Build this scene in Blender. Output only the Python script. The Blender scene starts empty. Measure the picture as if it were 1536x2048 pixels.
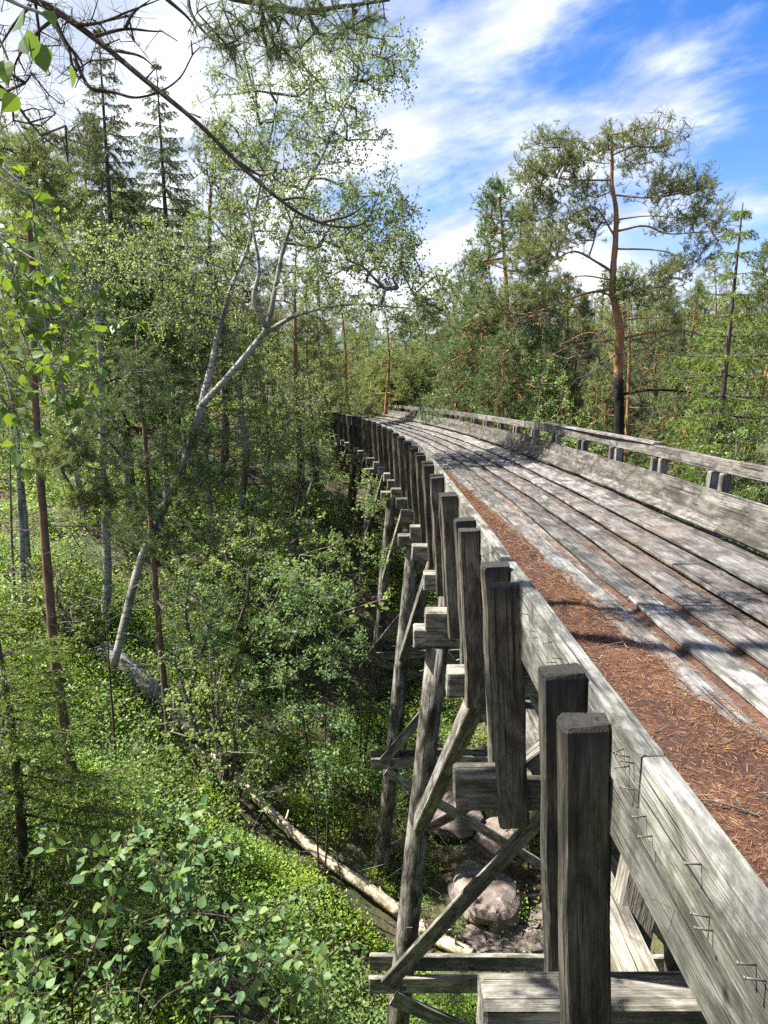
import bpy, math, random
import numpy as np
from mathutils import Vector, Matrix

# ------------------------------------------------------------------ camera, sky, sun, exposure
scene = bpy.context.scene
COL = scene.collection
R = math.radians
PITCH = R(12.0)
FPX = 1539.0                      # focal length in pixels of the 1536 x 2048 photograph
cam_d = bpy.data.cameras.new('camera')
cam_d.sensor_fit = 'VERTICAL'
cam_d.sensor_height = 24.0
cam_d.lens = 24.0 * FPX / 2048.0
cam_d.clip_start = 0.05
cam_d.clip_end = 3000.0
cam = bpy.data.objects.new('camera', cam_d)
cam.location = (0, 0, 0)
cam.rotation_euler = (R(90) - PITCH, 0, 0)
COL.objects.link(cam)
scene.camera = cam

SUN_AZ, SUN_EL = R(-80.0), R(54.0)           # azimuth from +Y towards +X
world = bpy.data.worlds.new('World')
scene.world = world
world.use_nodes = True


def build_world():
    nt = world.node_tree
    N, L = nt.nodes, nt.links
    N.clear()
    out = N.new('ShaderNodeOutputWorld')
    bg = N.new('ShaderNodeBackground'); bg.inputs[1].default_value = 0.086
    L.new(bg.outputs[0], out.inputs[0])
    sky = N.new('ShaderNodeTexSky'); sky.sky_type = 'NISHITA'
    sky.sun_disc = False
    sky.sun_elevation = SUN_EL
    sky.sun_rotation = SUN_AZ % (2 * math.pi)
    sky.air_density = 1.0; sky.dust_density = 0.4; sky.ozone_density = 2.0
    tc = N.new('ShaderNodeTexCoord')
    sep = N.new('ShaderNodeSeparateXYZ'); L.new(tc.outputs['Generated'], sep.inputs[0])

    def m(op, a, b=None, clamp=False):
        n = N.new('ShaderNodeMath'); n.operation = op; n.use_clamp = clamp
        for i, v in enumerate((a, b)):
            if v is None: continue
            if isinstance(v, (int, float)): n.inputs[i].default_value = v
            else: L.new(v, n.inputs[i])
        return n.outputs[0]
    zc = m('ADD', m('MAXIMUM', sep.outputs[2], 0.0), 0.34)
    u = m('DIVIDE', sep.outputs[0], zc)
    v = m('DIVIDE', sep.outputs[1], zc)
    comb = N.new('ShaderNodeCombineXYZ'); L.new(u, comb.inputs[0]); L.new(v, comb.inputs[1])
    mp = N.new('ShaderNodeMapping'); L.new(comb.outputs[0], mp.inputs[0])
    mp.inputs['Rotation'].default_value = (0, 0, R(40))
    mp2 = N.new('ShaderNodeMapping'); L.new(mp.outputs[0], mp2.inputs[0])
    mp2.inputs['Scale'].default_value = (1.45, 2.7, 1)
    mp2.inputs['Location'].default_value = (1.7, 0.4, 0)
    mp = mp2
    n1 = N.new('ShaderNodeTexNoise'); L.new(mp.outputs[0], n1.inputs['Vector'])
    n1.inputs['Scale'].default_value = 1.25; n1.inputs['Detail'].default_value = 9; n1.inputs['Roughness'].default_value = 0.58
    n1.inputs['Distortion'].default_value = 0.25
    n2 = N.new('ShaderNodeTexNoise'); L.new(mp.outputs[0], n2.inputs['Vector'])
    n2.inputs['Scale'].default_value = 2.4; n2.inputs['Detail'].default_value = 7; n2.inputs['Roughness'].default_value = 0.5
    # the cloud deck thickens towards the west (-X) and opens to blue in the east
    bias = m('MULTIPLY', sep.outputs[0], -0.40)
    lowz = m('MULTIPLY', m('SUBTRACT', 0.45, sep.outputs[2]), 0.22)
    cov = m('ADD', m('ADD', n1.outputs[0], bias), lowz)
    mr = N.new('ShaderNodeMapRange'); mr.interpolation_type = 'SMOOTHSTEP'
    L.new(cov, mr.inputs[0])
    mr.inputs[1].default_value = 0.335; mr.inputs[2].default_value = 0.575
    mask = m('MULTIPLY', mr.outputs[0], 0.97)
    ramp = N.new('ShaderNodeValToRGB'); L.new(n2.outputs[0], ramp.inputs[0])
    ramp.color_ramp.elements[0].position = 0.40; ramp.color_ramp.elements[0].color = (2.35, 2.65, 3.2, 1)
    ramp.color_ramp.elements[1].position = 0.68; ramp.color_ramp.elements[1].color = (5.1, 5.15, 5.25, 1)
    hs = N.new('ShaderNodeHueSaturation'); L.new(sky.outputs[0], hs.inputs['Color'])
    hs.inputs['Saturation'].default_value = 1.38; hs.inputs['Value'].default_value = 0.66
    mx = N.new('ShaderNodeMix'); mx.data_type = 'RGBA'
    tint = N.new('ShaderNodeMix'); tint.data_type = 'RGBA'; tint.blend_type = 'MULTIPLY'; tint.inputs[0].default_value = 1.0
    L.new(hs.outputs[0], tint.inputs[6]); tint.inputs[7].default_value = (0.95, 0.86, 1.12, 1)
    L.new(mask, mx.inputs[0]); L.new(tint.outputs[2], mx.inputs[6]); L.new(ramp.outputs[0], mx.inputs[7])
    L.new(mx.outputs[2], bg.inputs[0])


build_world()
sun_d = bpy.data.lights.new('sun', 'SUN')
sun_d.energy = 5.0
sun_d.angle = R(0.6)
sun_d.color = (1.0, 0.95, 0.86)
sun = bpy.data.objects.new('sun', sun_d)
COL.objects.link(sun)
sd = Vector((math.sin(SUN_AZ) * math.cos(SUN_EL), math.cos(SUN_AZ) * math.cos(SUN_EL), math.sin(SUN_EL)))
sun.rotation_euler = sd.to_track_quat('Z', 'Y').to_euler()
sun.location = sd * 60
vs = scene.view_settings
vs.view_transform = 'Standard'
vs.look = 'None'
vs.exposure = 1.85
vs.gamma = 1.0
vs.use_curve_mapping = False
scene.cycles.max_bounces = 5
scene.cycles.use_adaptive_sampling = True
scene.cycles.adaptive_threshold = 0.02
scene.cycles.diffuse_bounces = 2
scene.cycles.glossy_bounces = 2
scene.cycles.transmission_bounces = 3
scene.cycles.use_denoising = False

# ------------------------------------------------------------------ helpers
rng = np.random.default_rng(7)
random.seed(7)


def at(px, py, Y):
    """the point at forward distance Y seen at pixel (px, py) of the photograph"""
    xv = (px - 768.0) / FPX
    yv = -(py - 1024.0) / FPX
    yr = math.cos(PITCH) + yv * math.sin(PITCH)
    zr = -math.sin(PITCH) + yv * math.cos(PITCH)
    d = Y / yr
    return np.array([xv * d, Y, zr * d])


def mpp(px, py, Y):
    yv = -(py - 1024.0) / FPX
    return Y / (math.cos(PITCH) + yv * math.sin(PITCH)) / FPX


def nrm(a):
    a = np.asarray(a, float)
    return a / np.maximum(np.linalg.norm(a, axis=-1, keepdims=True), 1e-9)


def mesh_np(name, V, quads=None, tris=None, smooth=False):
    V = np.ascontiguousarray(V, np.float32)
    me = bpy.data.meshes.new(name)
    loops, starts, totals = [], [], []
    off = 0
    for F, k in ((quads, 4), (tris, 3)):
        if F is None or len(F) == 0: continue
        F = np.asarray(F, np.int32)
        loops.append(F.reshape(-1))
        starts.append(off + np.arange(len(F), dtype=np.int32) * k)
        totals.append(np.full(len(F), k, np.int32))
        off += len(F) * k
    loops = np.concatenate(loops); starts = np.concatenate(starts); totals = np.concatenate(totals)
    me.vertices.add(len(V)); me.vertices.foreach_set('co', V.reshape(-1))
    me.loops.add(len(loops)); me.loops.foreach_set('vertex_index', loops)
    me.polygons.add(len(starts)); me.polygons.foreach_set('loop_start', starts)
    me.polygons.foreach_set('loop_total', totals)
    me.polygons.foreach_set('use_smooth', np.full(len(starts), smooth, dtype=bool))
    me.update(calc_edges=True)
    return me


class Geo:
    """collects vertices, quads and triangles of ONE piece"""
    def __init__(s):
        s.V, s.Q, s.T, s.n = [], [], [], 0

    def add(s, V, Q=None, T=None):
        V = np.asarray(V, float)
        if len(V) == 0: return
        if Q is not None and len(Q): s.Q.append(np.asarray(Q, np.int64) + s.n)
        if T is not None and len(T): s.T.append(np.asarray(T, np.int64) + s.n)
        s.V.append(V); s.n += len(V)

    def obj(s, name, mat, parent=None, smooth=False, origin=None):
        V = np.concatenate(s.V)
        if origin is not None: V = V - np.asarray(origin)
        me = mesh_np(name, V, np.concatenate(s.Q) if s.Q else None, np.concatenate(s.T) if s.T else None, smooth)
        me.materials.append(mat)
        o = bpy.data.objects.new(name, me); COL.objects.link(o)
        if parent is not None: o.parent = parent
        elif origin is not None: o.location = origin
        return o


def tag(o, label=None, cat=None, group=None, kind=None):
    if label: o['label'] = label
    if cat: o['category'] = cat
    if group: o['group'] = group
    if kind: o['kind'] = kind
    return o


def empty(name, loc=(0, 0, 0), parent=None):
    o = bpy.data.objects.new(name, None); COL.objects.link(o)
    o.empty_display_size = 0.2
    o.location = loc
    if parent is not None: o.parent = parent
    return o


def copy_tree(o, parent=None):
    c = o.copy(); COL.objects.link(c); c.parent = parent
    for ch in o.children:
        copy_tree(ch, c)
    return c


def catmull(P, n=6):
    P = np.asarray(P, float)
    if len(P) < 3:
        t = np.linspace(0, 1, n + 1)[:, None]
        return P[0] * (1 - t) + P[-1] * t
    Q = np.vstack([2 * P[0] - P[1], P, 2 * P[-1] - P[-2]])
    out = []
    for i in range(1, len(Q) - 2):
        p0, p1, p2, p3 = Q[i - 1], Q[i], Q[i + 1], Q[i + 2]
        for t in np.linspace(0, 1, n, endpoint=False):
            out.append(0.5 * ((2 * p1) + (-p0 + p2) * t + (2 * p0 - 5 * p1 + 4 * p2 - p3) * t * t + (-p0 + 3 * p1 - 3 * p2 + p3) * t ** 3))
    out.append(P[-1])
    return np.array(out)


def tube(g, path, radii, n=7, rough=0.0, caps=True):
    path = np.asarray(path, float); m = len(path)
    radii = np.broadcast_to(np.asarray(radii, float), (m,))
    T = nrm(np.gradient(path, axis=0))
    up = np.array([0.13, 0.21, 0.97]) if abs(T[0][2]) < 0.8 else np.array([0.93, 0.3, 0.1])
    A = np.zeros((m, 3)); a = nrm(np.cross(up, T[0]))
    for i in range(m):
        a = nrm(a - T[i] * np.dot(a, T[i])); A[i] = a
    B = np.cross(T, A)
    th = np.linspace(0, 2 * math.pi, n, endpoint=False)
    rr = radii[:, None] * (1 + (rough * rng.standard_normal((m, n)) if rough else 0))
    V = path[:, None, :] + rr[..., None] * (np.cos(th)[None, :, None] * A[:, None, :] + np.sin(th)[None, :, None] * B[:, None, :])
    V = V.reshape(-1, 3)
    i = np.arange(m - 1)[:, None] * n; j = np.arange(n)[None, :]; k = (j + 1) % n
    Q = np.stack([i + j, i + k, i + n + k, i + n + j], -1).reshape(-1, 4)
    T3 = None
    if caps:
        V = np.vstack([V, path[0], path[-1]])
        c0, c1 = m * n, m * n + 1
        T3 = [[c0, (q + 1) % n, q] for q in range(n)] + [[c1, (m - 1) * n + q, (m - 1) * n + (q + 1) % n] for q in range(n)]
    g.add(V, Q, T3)


def prisms(g, P0, P1, r0, r1, n=4):
    """many straight tapered twigs at once"""
    P0, P1 = np.asarray(P0, float), np.asarray(P1, float)
    if len(P0) == 0: return
    D = nrm(P1 - P0)
    ref = np.where(np.abs(D[:, 2:3]) < 0.9, np.array([[0, 0, 1.0]]), np.array([[1.0, 0, 0]]))
    A = nrm(np.cross(ref, D)); B = np.cross(D, A)
    th = np.linspace(0, 2 * math.pi, n, endpoint=False)
    ring = np.cos(th)[None, :, None] * A[:, None, :] + np.sin(th)[None, :, None] * B[:, None, :]
    r0 = np.broadcast_to(r0, (len(P0),)); r1 = np.broadcast_to(r1, (len(P0),))
    V = np.concatenate([P0[:, None] + ring * r0[:, None, None], P1[:, None] + ring * r1[:, None, None]], 1).reshape(-1, 3)
    base = np.arange(len(P0))[:, None, None] * 2 * n
    j = np.arange(n); k = (j + 1) % n
    q = np.stack([j, k, n + k, n + j], -1)[None]
    g.add(V, (base + q).reshape(-1, 4))


def needles(g, P, D, L, W):
    """thin triangles: base at P, along D"""
    n = len(P)
    if n == 0: return
    S = nrm(np.cross(D, nrm(rng.standard_normal((n, 3))))) * np.broadcast_to(W, (n,))[:, None]
    V = np.stack([P - S * .5, P + S * .5, P + D * np.broadcast_to(L, (n,))[:, None]], 1).reshape(-1, 3)
    g.add(V, None, np.arange(3 * n).reshape(-1, 3))


def leaves(g, P, D, S, aspect=0.62, flat=0.0):
    """kite-shaped leaf with a fold: base at P, along D, length S"""
    n = len(P)
    if n == 0: return
    S = np.broadcast_to(S, (n,))[:, None]
    nr = rng.standard_normal((n, 3))
    if flat: nr = nr * (1 - flat) + np.array([0, 0, 1.0]) * flat * 2
    side = nrm(np.cross(D, nrm(nr)))
    N = np.cross(side, D)
    mid = P + D * S * 0.42
    V = np.stack([P, mid + side * S * aspect * .5 + N * S * .07, P + D * S, mid - side * S * aspect * .5 + N * S * .07], 1).reshape(-1, 3)
    g.add(V, np.arange(4 * n).reshape(-1, 4))


def big_leaves(g, P, D, S, normal_up=0.6, aspect=0.8):
    """ovate pointed leaf of 11 points with midrib fold and curl, for leaves close to the camera"""
    n = len(P)
    S = np.broadcast_to(S, (n,))[:, None, None]
    nr = nrm(nrm(rng.standard_normal((n, 3))) * (1 - normal_up) + np.array([0, 0, 1.0]) * normal_up)
    side = nrm(np.cross(D, nr)); N = np.cross(side, D)
    t = np.array([0.0, 0.14, 0.36, 0.62, 0.84, 1.0])
    w = np.array([0.0, 0.34, 0.5, 0.36, 0.14, 0.0]) * aspect
    curl = rng.uniform(-0.1, 0.28, n)[:, None, None]
    fold = rng.uniform(0.05, 0.3, n)[:, None, None]
    tt = t[None, :, None]; ww = w[None, :, None]
    ctr = P[:, None] + D[:, None] * tt * S - N[:, None] * curl * tt ** 2 * S
    Lf = ctr[:, 1:5] + side[:, None] * ww[:, 1:5] * S + N[:, None] * fold * ww[:, 1:5] * S
    Rt = ctr[:, 1:5] - side[:, None] * ww[:, 1:5] * S + N[:, None] * fold * ww[:, 1:5] * S
    V = np.concatenate([ctr, Lf, Rt], 1).reshape(-1, 3)          # 6 + 4 + 4 = 14
    q, tr = [], []
    for i in range(1, 4):
        q += [[i, 5 + i + 0, 5 + i + 1, i + 1], [i, i + 1, 9 + i + 1, 9 + i]]
    tr += [[0, 6, 1], [0, 1, 10], [4, 9, 5], [4, 5, 13]]
    b = np.arange(n)[:, None, None] * 14
    g.add(V, (b + np.array(q)[None]).reshape(-1, 4), (b + np.array(tr)[None]).reshape(-1, 3))


def vnoise(x, y, seed=0):
    x = np.asarray(x, float); y = np.asarray(y, float)
    xi = np.floor(x).astype(np.int64); yi = np.floor(y).astype(np.int64)
    fx = x - xi; fy = y - yi
    fx = fx * fx * (3 - 2 * fx); fy = fy * fy * (3 - 2 * fy)

    def h(a, b):
        v = np.sin(a * 127.1 + b * 311.7 + seed * 74.7) * 43758.5453
        return v - np.floor(v)
    return (h(xi, yi) * (1 - fx) + h(xi + 1, yi) * fx) * (1 - fy) + (h(xi, yi + 1) * (1 - fx) + h(xi + 1, yi + 1) * fx) * fy


def fbm(x, y, seed=0, o=4):
    s, a = 0, 0.5
    for i in range(o):
        s = s + a * vnoise(np.asarray(x) * 2 ** i, np.asarray(y) * 2 ** i, seed + i); a *= .5
    return s - 0.47


YS = [-40, -3, 0.4, 1.2, 2.5, 4.5, 6.5, 9, 12, 16, 20, 26, 32, 40, 60, 120, 400]
ZS = [-1.3, -1.5, -1.7, -2.7, -5.2, -7.4, -8.9, -9.7, -10.0, -9.9, -9.2, -7.8, -6.4, -5.4, -4.9, -5.0, -9.0]


def zg(x, y, detail=True):
    x = np.asarray(x, float); y = np.asarray(y, float)
    b = np.interp(y, YS, ZS)
    f = np.clip((-b - 1.6) / 7.5, 0.0, 1)
    tl = np.maximum(0, 0.6 - x)
    left = np.where(tl < 9, 0.5 * tl, 4.5 + 0.12 * (tl - 9))
    tr = np.maximum(0, x - 3.6)
    right = np.where(tr < 5, 0.75 * tr, 3.75 + 0.15 * (tr - 5))
    z = b + f * (left + right)
    cap = -3.2 + 0.02 * np.maximum(0, -x - 10)
    z = np.where(y > 1.5, np.minimum(z, cap - 0.25 * np.minimum(0, z - cap) * 0), z)
    if detail:
        z = z + f * (1.1 * fbm(x * .28, y * .28, 3) + 0.35 * fbm(x * 1.1, y * 1.1, 9)) + 0.08 * fbm(x * 2.3, y * 2.3, 5)
    return z


# ------------------------------------------------------------------ materials
def new_mat(name):
    m = bpy.data.materials.new(name); m.use_nodes = True
    m.node_tree.nodes.clear()
    return m, m.node_tree.nodes, m.node_tree.links


def nd(N, t, **kw):
    n = N.new(t)
    for k, v in kw.items():
        if k in n.inputs: n.inputs[k].default_value = v
        else: setattr(n, k, v)
    return n


def ramp_node(N, stops):
    r = N.new('ShaderNodeValToRGB')
    e = r.color_ramp.elements
    while len(e) < len(stops): e.new(0.5)
    for i, (p, c) in enumerate(stops):
        e[i].position = p; e[i].color = (*c, 1) if len(c) == 3 else c
    return r


def mixc(N, L, fac, a, b, mode='MIX'):
    x = N.new('ShaderNodeMix'); x.data_type = 'RGBA'; x.blend_type = mode
    for i, v in ((0, fac), (6, a), (7, b)):
        if isinstance(v, (int, float)): x.inputs[i].default_value = v
        elif isinstance(v, tuple): x.inputs[i].default_value = (*v, 1) if len(v) == 3 else v
        else: L.new(v, x.inputs[i])
    return x.outputs[2]


def math_n(N, L, op, a, b=None, clamp=False):
    n = N.new('ShaderNodeMath'); n.operation = op; n.use_clamp = clamp
    for i, v in enumerate((a, b)):
        if v is None: continue
        if isinstance(v, (int, float)): n.inputs[i].default_value = v
        else: L.new(v, n.inputs[i])
    return n.outputs[0]


def smooth(N, L, v, a, b):
    r = N.new('ShaderNodeMapRange'); r.interpolation_type = 'SMOOTHSTEP'
    L.new(v, r.inputs[0]); r.inputs[1].default_value = a; r.inputs[2].default_value = b
    return r.outputs[0]


def wood_mat(name, dark, mid, light, warm=(0.20, 0.13, 0.09), warm_amt=0.25, green=0.0, top_stain=0.0, nails=0.0, stain=0.5, half=0.67, rough=0.82):
    """weathered timber; each piece's own local X runs along the grain"""
    m, N, L = new_mat(name)
    out = nd(N, 'ShaderNodeOutputMaterial'); bs = nd(N, 'ShaderNodeBsdfPrincipled')
    L.new(bs.outputs[0], out.inputs[0])
    tc = nd(N, 'ShaderNodeTexCoord'); oi = nd(N, 'ShaderNodeObjectInfo')
    sep0 = nd(N, 'ShaderNodeSeparateXYZ'); L.new(tc.outputs['Object'], sep0.inputs[0])
    off = math_n(N, L, 'MULTIPLY', oi.outputs['Random'], 61.0)
    comb = nd(N, 'ShaderNodeCombineXYZ')
    L.new(math_n(N, L, 'ADD', sep0.outputs[0], off), comb.inputs[0])
    L.new(math_n(N, L, 'ADD', sep0.outputs[1], math_n(N, L, 'MULTIPLY', off, 0.37)), comb.inputs[1])
    L.new(sep0.outputs[2], comb.inputs[2])

    def noise(sc, detail=4, rough=0.55, dist=0.0):
        mp = nd(N, 'ShaderNodeMapping'); L.new(comb.outputs[0], mp.inputs[0]); mp.inputs['Scale'].default_value = sc
        n = nd(N, 'ShaderNodeTexNoise', Scale=1.0, Detail=detail, Roughness=rough, Distortion=dist)
        L.new(mp.outputs[0], n.inputs['Vector']); return n.outputs[0]
    grain = noise((2.6, 44, 44), 5, 0.62, 0.9)
    fine = noise((14, 170, 170), 2, 0.6)
    big = noise((3.2, 8, 8), 7, 0.7, 0.5)
    lines = noise((2.0, 120, 120), 2, 0.5, 0.6)
    wid = noise((0.5, 2.2, 2.2), 3, 0.5)
    crack = noise((1.2, 62, 62), 2, 0.5, 0.5)
    # knots
    mp = nd(N, 'ShaderNodeMapping'); L.new(comb.outputs[0], mp.inputs[0]); mp.inputs['Scale'].default_value = (2.1, 6.3, 6.3)
    vo = nd(N, 'ShaderNodeTexVoronoi', Scale=1.0, Randomness=1.0); L.new(mp.outputs[0], vo.inputs['Vector'])
    knot = math_n(N, L, 'SUBTRACT', 1.0, smooth(N, L, vo.outputs['Distance'], 0.05, 0.13))
    sepc = nd(N, 'ShaderNodeSeparateColor'); L.new(vo.outputs['Color'], sepc.inputs[0])
    knot = math_n(N, L, 'MULTIPLY', knot, smooth(N, L, sepc.outputs[0], 0.45, 0.5))
    base = ramp_node(N, [(0.34, dark), (0.5, mid), (0.66, light)])
    gmix = math_n(N, L, 'ADD', math_n(N, L, 'MULTIPLY', grain, 0.48), math_n(N, L, 'MULTIPLY', big, 0.52))
    tone = math_n(N, L, 'MULTIPLY', math_n(N, L, 'SUBTRACT', oi.outputs['Random'], 0.5), 0.17)
    L.new(math_n(N, L, 'ADD', gmix, tone), base.inputs[0])
    col = mixc(N, L, math_n(N, L, 'MULTIPLY', smooth(N, L, wid, 0.45, 0.7), warm_amt), base.outputs[0], warm)
    if green:
        col = mixc(N, L, math_n(N, L, 'MULTIPLY', smooth(N, L, noise((3.0, 5.5, 5.5), 7, .7), 0.46, 0.66), green), col, (0.10, 0.115, 0.05))
    # water stains
    st = math_n(N, L, 'MULTIPLY', smooth(N, L, big, 0.60, 0.36), stain)
    col = mixc(N, L, st, col, tuple(c * 0.45 for c in dark))
    col = mixc(N, L, math_n(N, L, 'MULTIPLY', smooth(N, L, crack, 0.63, 0.68), 0.85), col, (0.018, 0.016, 0.014))
    col = mixc(N, L, math_n(N, L, 'MULTIPLY', smooth(N, L, lines, 0.56, 0.66), 0.55), col, tuple(c * 0.5 for c in dark))
    col = mixc(N, L, math_n(N, L, 'MULTIPLY', knot, 0.75), col, (0.035, 0.028, 0.022))
    fl = math_n(N, L, 'ADD', math_n(N, L, 'MULTIPLY', fine, 1.1), 0.45)
    hv = nd(N, 'ShaderNodeHueSaturation'); L.new(col, hv.inputs['Color']); L.new(fl, hv.inputs['Value']); col = hv.outputs[0]
    if top_stain:
        t = smooth(N, L, math_n(N, L, 'ADD', sep0.outputs[0], math_n(N, L, 'MULTIPLY', big, 0.35)), half + 0.02, half + 0.22)
        col = mixc(N, L, math_n(N, L, 'MULTIPLY', t, top_stain), col, (0.012, 0.011, 0.010))
    if nails:
        # rusty nail heads in a line over each bearer and a faint cross mark
        fx = math_n(N, L, 'FRACT', math_n(N, L, 'DIVIDE', math_n(N, L, 'ADD', sep0.outputs[0], off), 0.52))
        dx = math_n(N, L, 'MULTIPLY', math_n(N, L, 'ABSOLUTE', math_n(N, L, 'SUBTRACT', fx, 0.5)), 0.52)
        fy = math_n(N, L, 'FRACT', math_n(N, L, 'DIVIDE', math_n(N, L, 'ADD', sep0.outputs[1], 5.02), 0.11))
        dy = math_n(N, L, 'MULTIPLY', math_n(N, L, 'ABSOLUTE', math_n(N, L, 'SUBTRACT', fy, 0.5)), 0.11)
        dd = math_n(N, L, 'SQRT', math_n(N, L, 'ADD', math_n(N, L, 'MULTIPLY', dx, dx), math_n(N, L, 'MULTIPLY', dy, dy)))
        col = mixc(N, L, math_n(N, L, 'MULTIPLY', smooth(N, L, dd, 0.009, 0.005), nails), col, (0.02, 0.015, 0.012))
        ln = math_n(N, L, 'MULTIPLY', smooth(N, L, dx, 0.007, 0.002), smooth(N, L, grain, 0.42, 0.6))
        col = mixc(N, L, math_n(N, L, 'MULTIPLY', ln, 0.55 * nails), col, (0.05, 0.045, 0.04))
    L.new(col, bs.inputs['Base Color'])
    bs.inputs['Roughness'].default_value = rough
    bs.inputs['Specular IOR Level'].default_value = 0.25
    hgt = math_n(N, L, 'SUBTRACT', math_n(N, L, 'ADD', grain, math_n(N, L, 'MULTIPLY', fine, 0.4)), math_n(N, L, 'MULTIPLY', smooth(N, L, crack, 0.62, 0.72), 1.2))
    bp = nd(N, 'ShaderNodeBump', Strength=0.8, Distance=0.008); L.new(hgt, bp.inputs['Height']); L.new(bp.outputs[0], bs.inputs['Normal'])
    return m


def leaf_mat(name, c1, c2, c3=None, trans=0.45, patch=0.0, patch_col=None, gloss=0.45, tcol=None):
    """thin leaf: every leaf (mesh island) has its own tint; light passes through"""
    m, N, L = new_mat(name)
    out = nd(N, 'ShaderNodeOutputMaterial'); bs = nd(N, 'ShaderNodeBsdfPrincipled')
    ge = nd(N, 'ShaderNodeNewGeometry')
    rp = ramp_node(N, [(0.0, c1), (0.6, c2), (1.0, c3 or c2)])
    L.new(ge.outputs['Random Per Island'], rp.inputs[0])
    col = rp.outputs[0]
    oi = nd(N, 'ShaderNodeObjectInfo')
    if patch:
        tcx = nd(N, 'ShaderNodeTexCoord')
        n = nd(N, 'ShaderNodeTexNoise', Scale=patch, Detail=3.0); L.new(tcx.outputs['Object'], n.inputs['Vector'])
        col = mixc(N, L, smooth(N, L, n.outputs[0], 0.42, 0.62), col, patch_col)
    hv = nd(N, 'ShaderNodeHueSaturation'); L.new(col, hv.inputs['Color'])
    L.new(math_n(N, L, 'ADD', math_n(N, L, 'MULTIPLY', oi.outputs['Random'], 0.5), 0.78), hv.inputs['Value'])
    L.new(math_n(N, L, 'ADD', math_n(N, L, 'MULTIPLY', oi.outputs['Random'], 0.03), 0.485), hv.inputs['Hue'])
    col = hv.outputs[0]
    L.new(col, bs.inputs['Base Color'])
    bs.inputs['Roughness'].default_value = gloss
    bs.inputs['Specular IOR Level'].default_value = 0.35
    tr = nd(N, 'ShaderNodeBsdfTranslucent')
    tc = mixc(N, L, 0.55, col, tcol or (0.30, 0.42, 0.03))
    L.new(tc, tr.inputs[0])
    mx = nd(N, 'ShaderNodeMixShader'); mx.inputs[0].default_value = trans
    L.new(bs.outputs[0], mx.inputs[1]); L.new(tr.outputs[0], mx.inputs[2]); L.new(mx.outputs[0], out.inputs[0])
    return m


def bark_mat(name, low, high, split=None, scale=(6, 6, 2.0), birch=False, c3=None, bump=0.6):
    m, N, L = new_mat(name)
    out = nd(N, 'ShaderNodeOutputMaterial'); bs = nd(N, 'ShaderNodeBsdfPrincipled'); L.new(bs.outputs[0], out.inputs[0])
    tc = nd(N, 'ShaderNodeTexCoord'); sep = nd(N, 'ShaderNodeSeparateXYZ'); L.new(tc.outputs['Object'], sep.inputs[0])
    mp = nd(N, 'ShaderNodeMapping'); L.new(tc.outputs['Object'], mp.inputs[0]); mp.inputs['Scale'].default_value = scale
    n1 = nd(N, 'ShaderNodeTexNoise', Scale=2.6, Detail=6.0, Roughness=0.65); L.new(mp.outputs[0], n1.inputs['Vector'])
    n2 = nd(N, 'ShaderNodeTexNoise', Scale=0.8, Detail=3.0); L.new(tc.outputs['Object'], n2.inputs['Vector'])
    if birch:
        mpb = nd(N, 'ShaderNodeMapping'); L.new(tc.outputs['Object'], mpb.inputs[0]); mpb.inputs['Scale'].default_value = (3, 3, 14)
        nb = nd(N, 'ShaderNodeTexNoise', Scale=1.2, Detail=4.0, Roughness=0.7); L.new(mpb.outputs[0], nb.inputs['Vector'])
        mask = smooth(N, L, nb.outputs[0], 0.54, 0.585)
        patch = smooth(N, L, n2.outputs[0], 0.48, 0.60)
        mask = math_n(N, L, 'MAXIMUM', mask, math_n(N, L, 'MULTIPLY', patch, 0.8))
        col = mixc(N, L, mask, high, low)
        col = mixc(N, L, math_n(N, L, 'MULTIPLY', n1.outputs[0], 0.35), col, (0.30, 0.29, 0.24))
        h = nb.outputs[0]
    else:
        r = ramp_node(N, [(0.3, tuple(c * .35 for c in low)), (0.52, low), (0.72, tuple(min(1, c * 1.8) for c in low))])
        r2 = ramp_node(N, [(0.3, tuple(c * .5 for c in high)), (0.5, high), (0.74, tuple(min(1, c * 1.5) for c in high))])
        L.new(n1.outputs[0], r.inputs[0]); L.new(n1.outputs[0], r2.inputs[0])
        if split is None: col = r.outputs[0]
        else:
            f = smooth(N, L, math_n(N, L, 'ADD', sep.outputs[2], math_n(N, L, 'MULTIPLY', n2.outputs[0], 0.8)), split[0], split[1])
            col = mixc(N, L, f, r.outputs[0], r2.outputs[0])
        h = n1.outputs[0]
    L.new(col, bs.inputs['Base Color']); bs.inputs['Roughness'].default_value = 0.9
    bs.inputs['Specular IOR Level'].default_value = 0.15
    bp = nd(N, 'ShaderNodeBump', Strength=bump, Distance=0.03); L.new(h, bp.inputs['Height']); L.new(bp.outputs[0], bs.inputs['Normal'])
    return m


M = {}
M['deck'] = wood_mat('weathered_deck_wood', (0.042, 0.040, 0.038), (0.135, 0.129, 0.124), (0.30, 0.29, 0.282), warm=(0.15, 0.112, 0.098), warm_amt=0.5, green=0.22, nails=0.9, stain=0.55)
M['tread'] = wood_mat('dirt_brown_deck_wood', (0.04, 0.036, 0.033), (0.12, 0.109, 0.10), (0.26, 0.245, 0.232), warm=(0.12, 0.08, 0.06), warm_amt=0.6, nails=0.6, stain=0.6)
M['side'] = wood_mat('grey_brown_side_wood', (0.026, 0.024, 0.022), (0.08, 0.074, 0.067), (0.185, 0.173, 0.16), warm=(0.12, 0.095, 0.07), warm_amt=0.5, green=0.2, nails=0.7, stain=0.6)
M['wall'] = wood_mat('pale_grey_board_wood', (0.052, 0.052, 0.045), (0.13, 0.128, 0.117), (0.245, 0.24, 0.225), warm=(0.20, 0.185, 0.13), warm_amt=0.35, green=0.4, stain=0.75)
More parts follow.
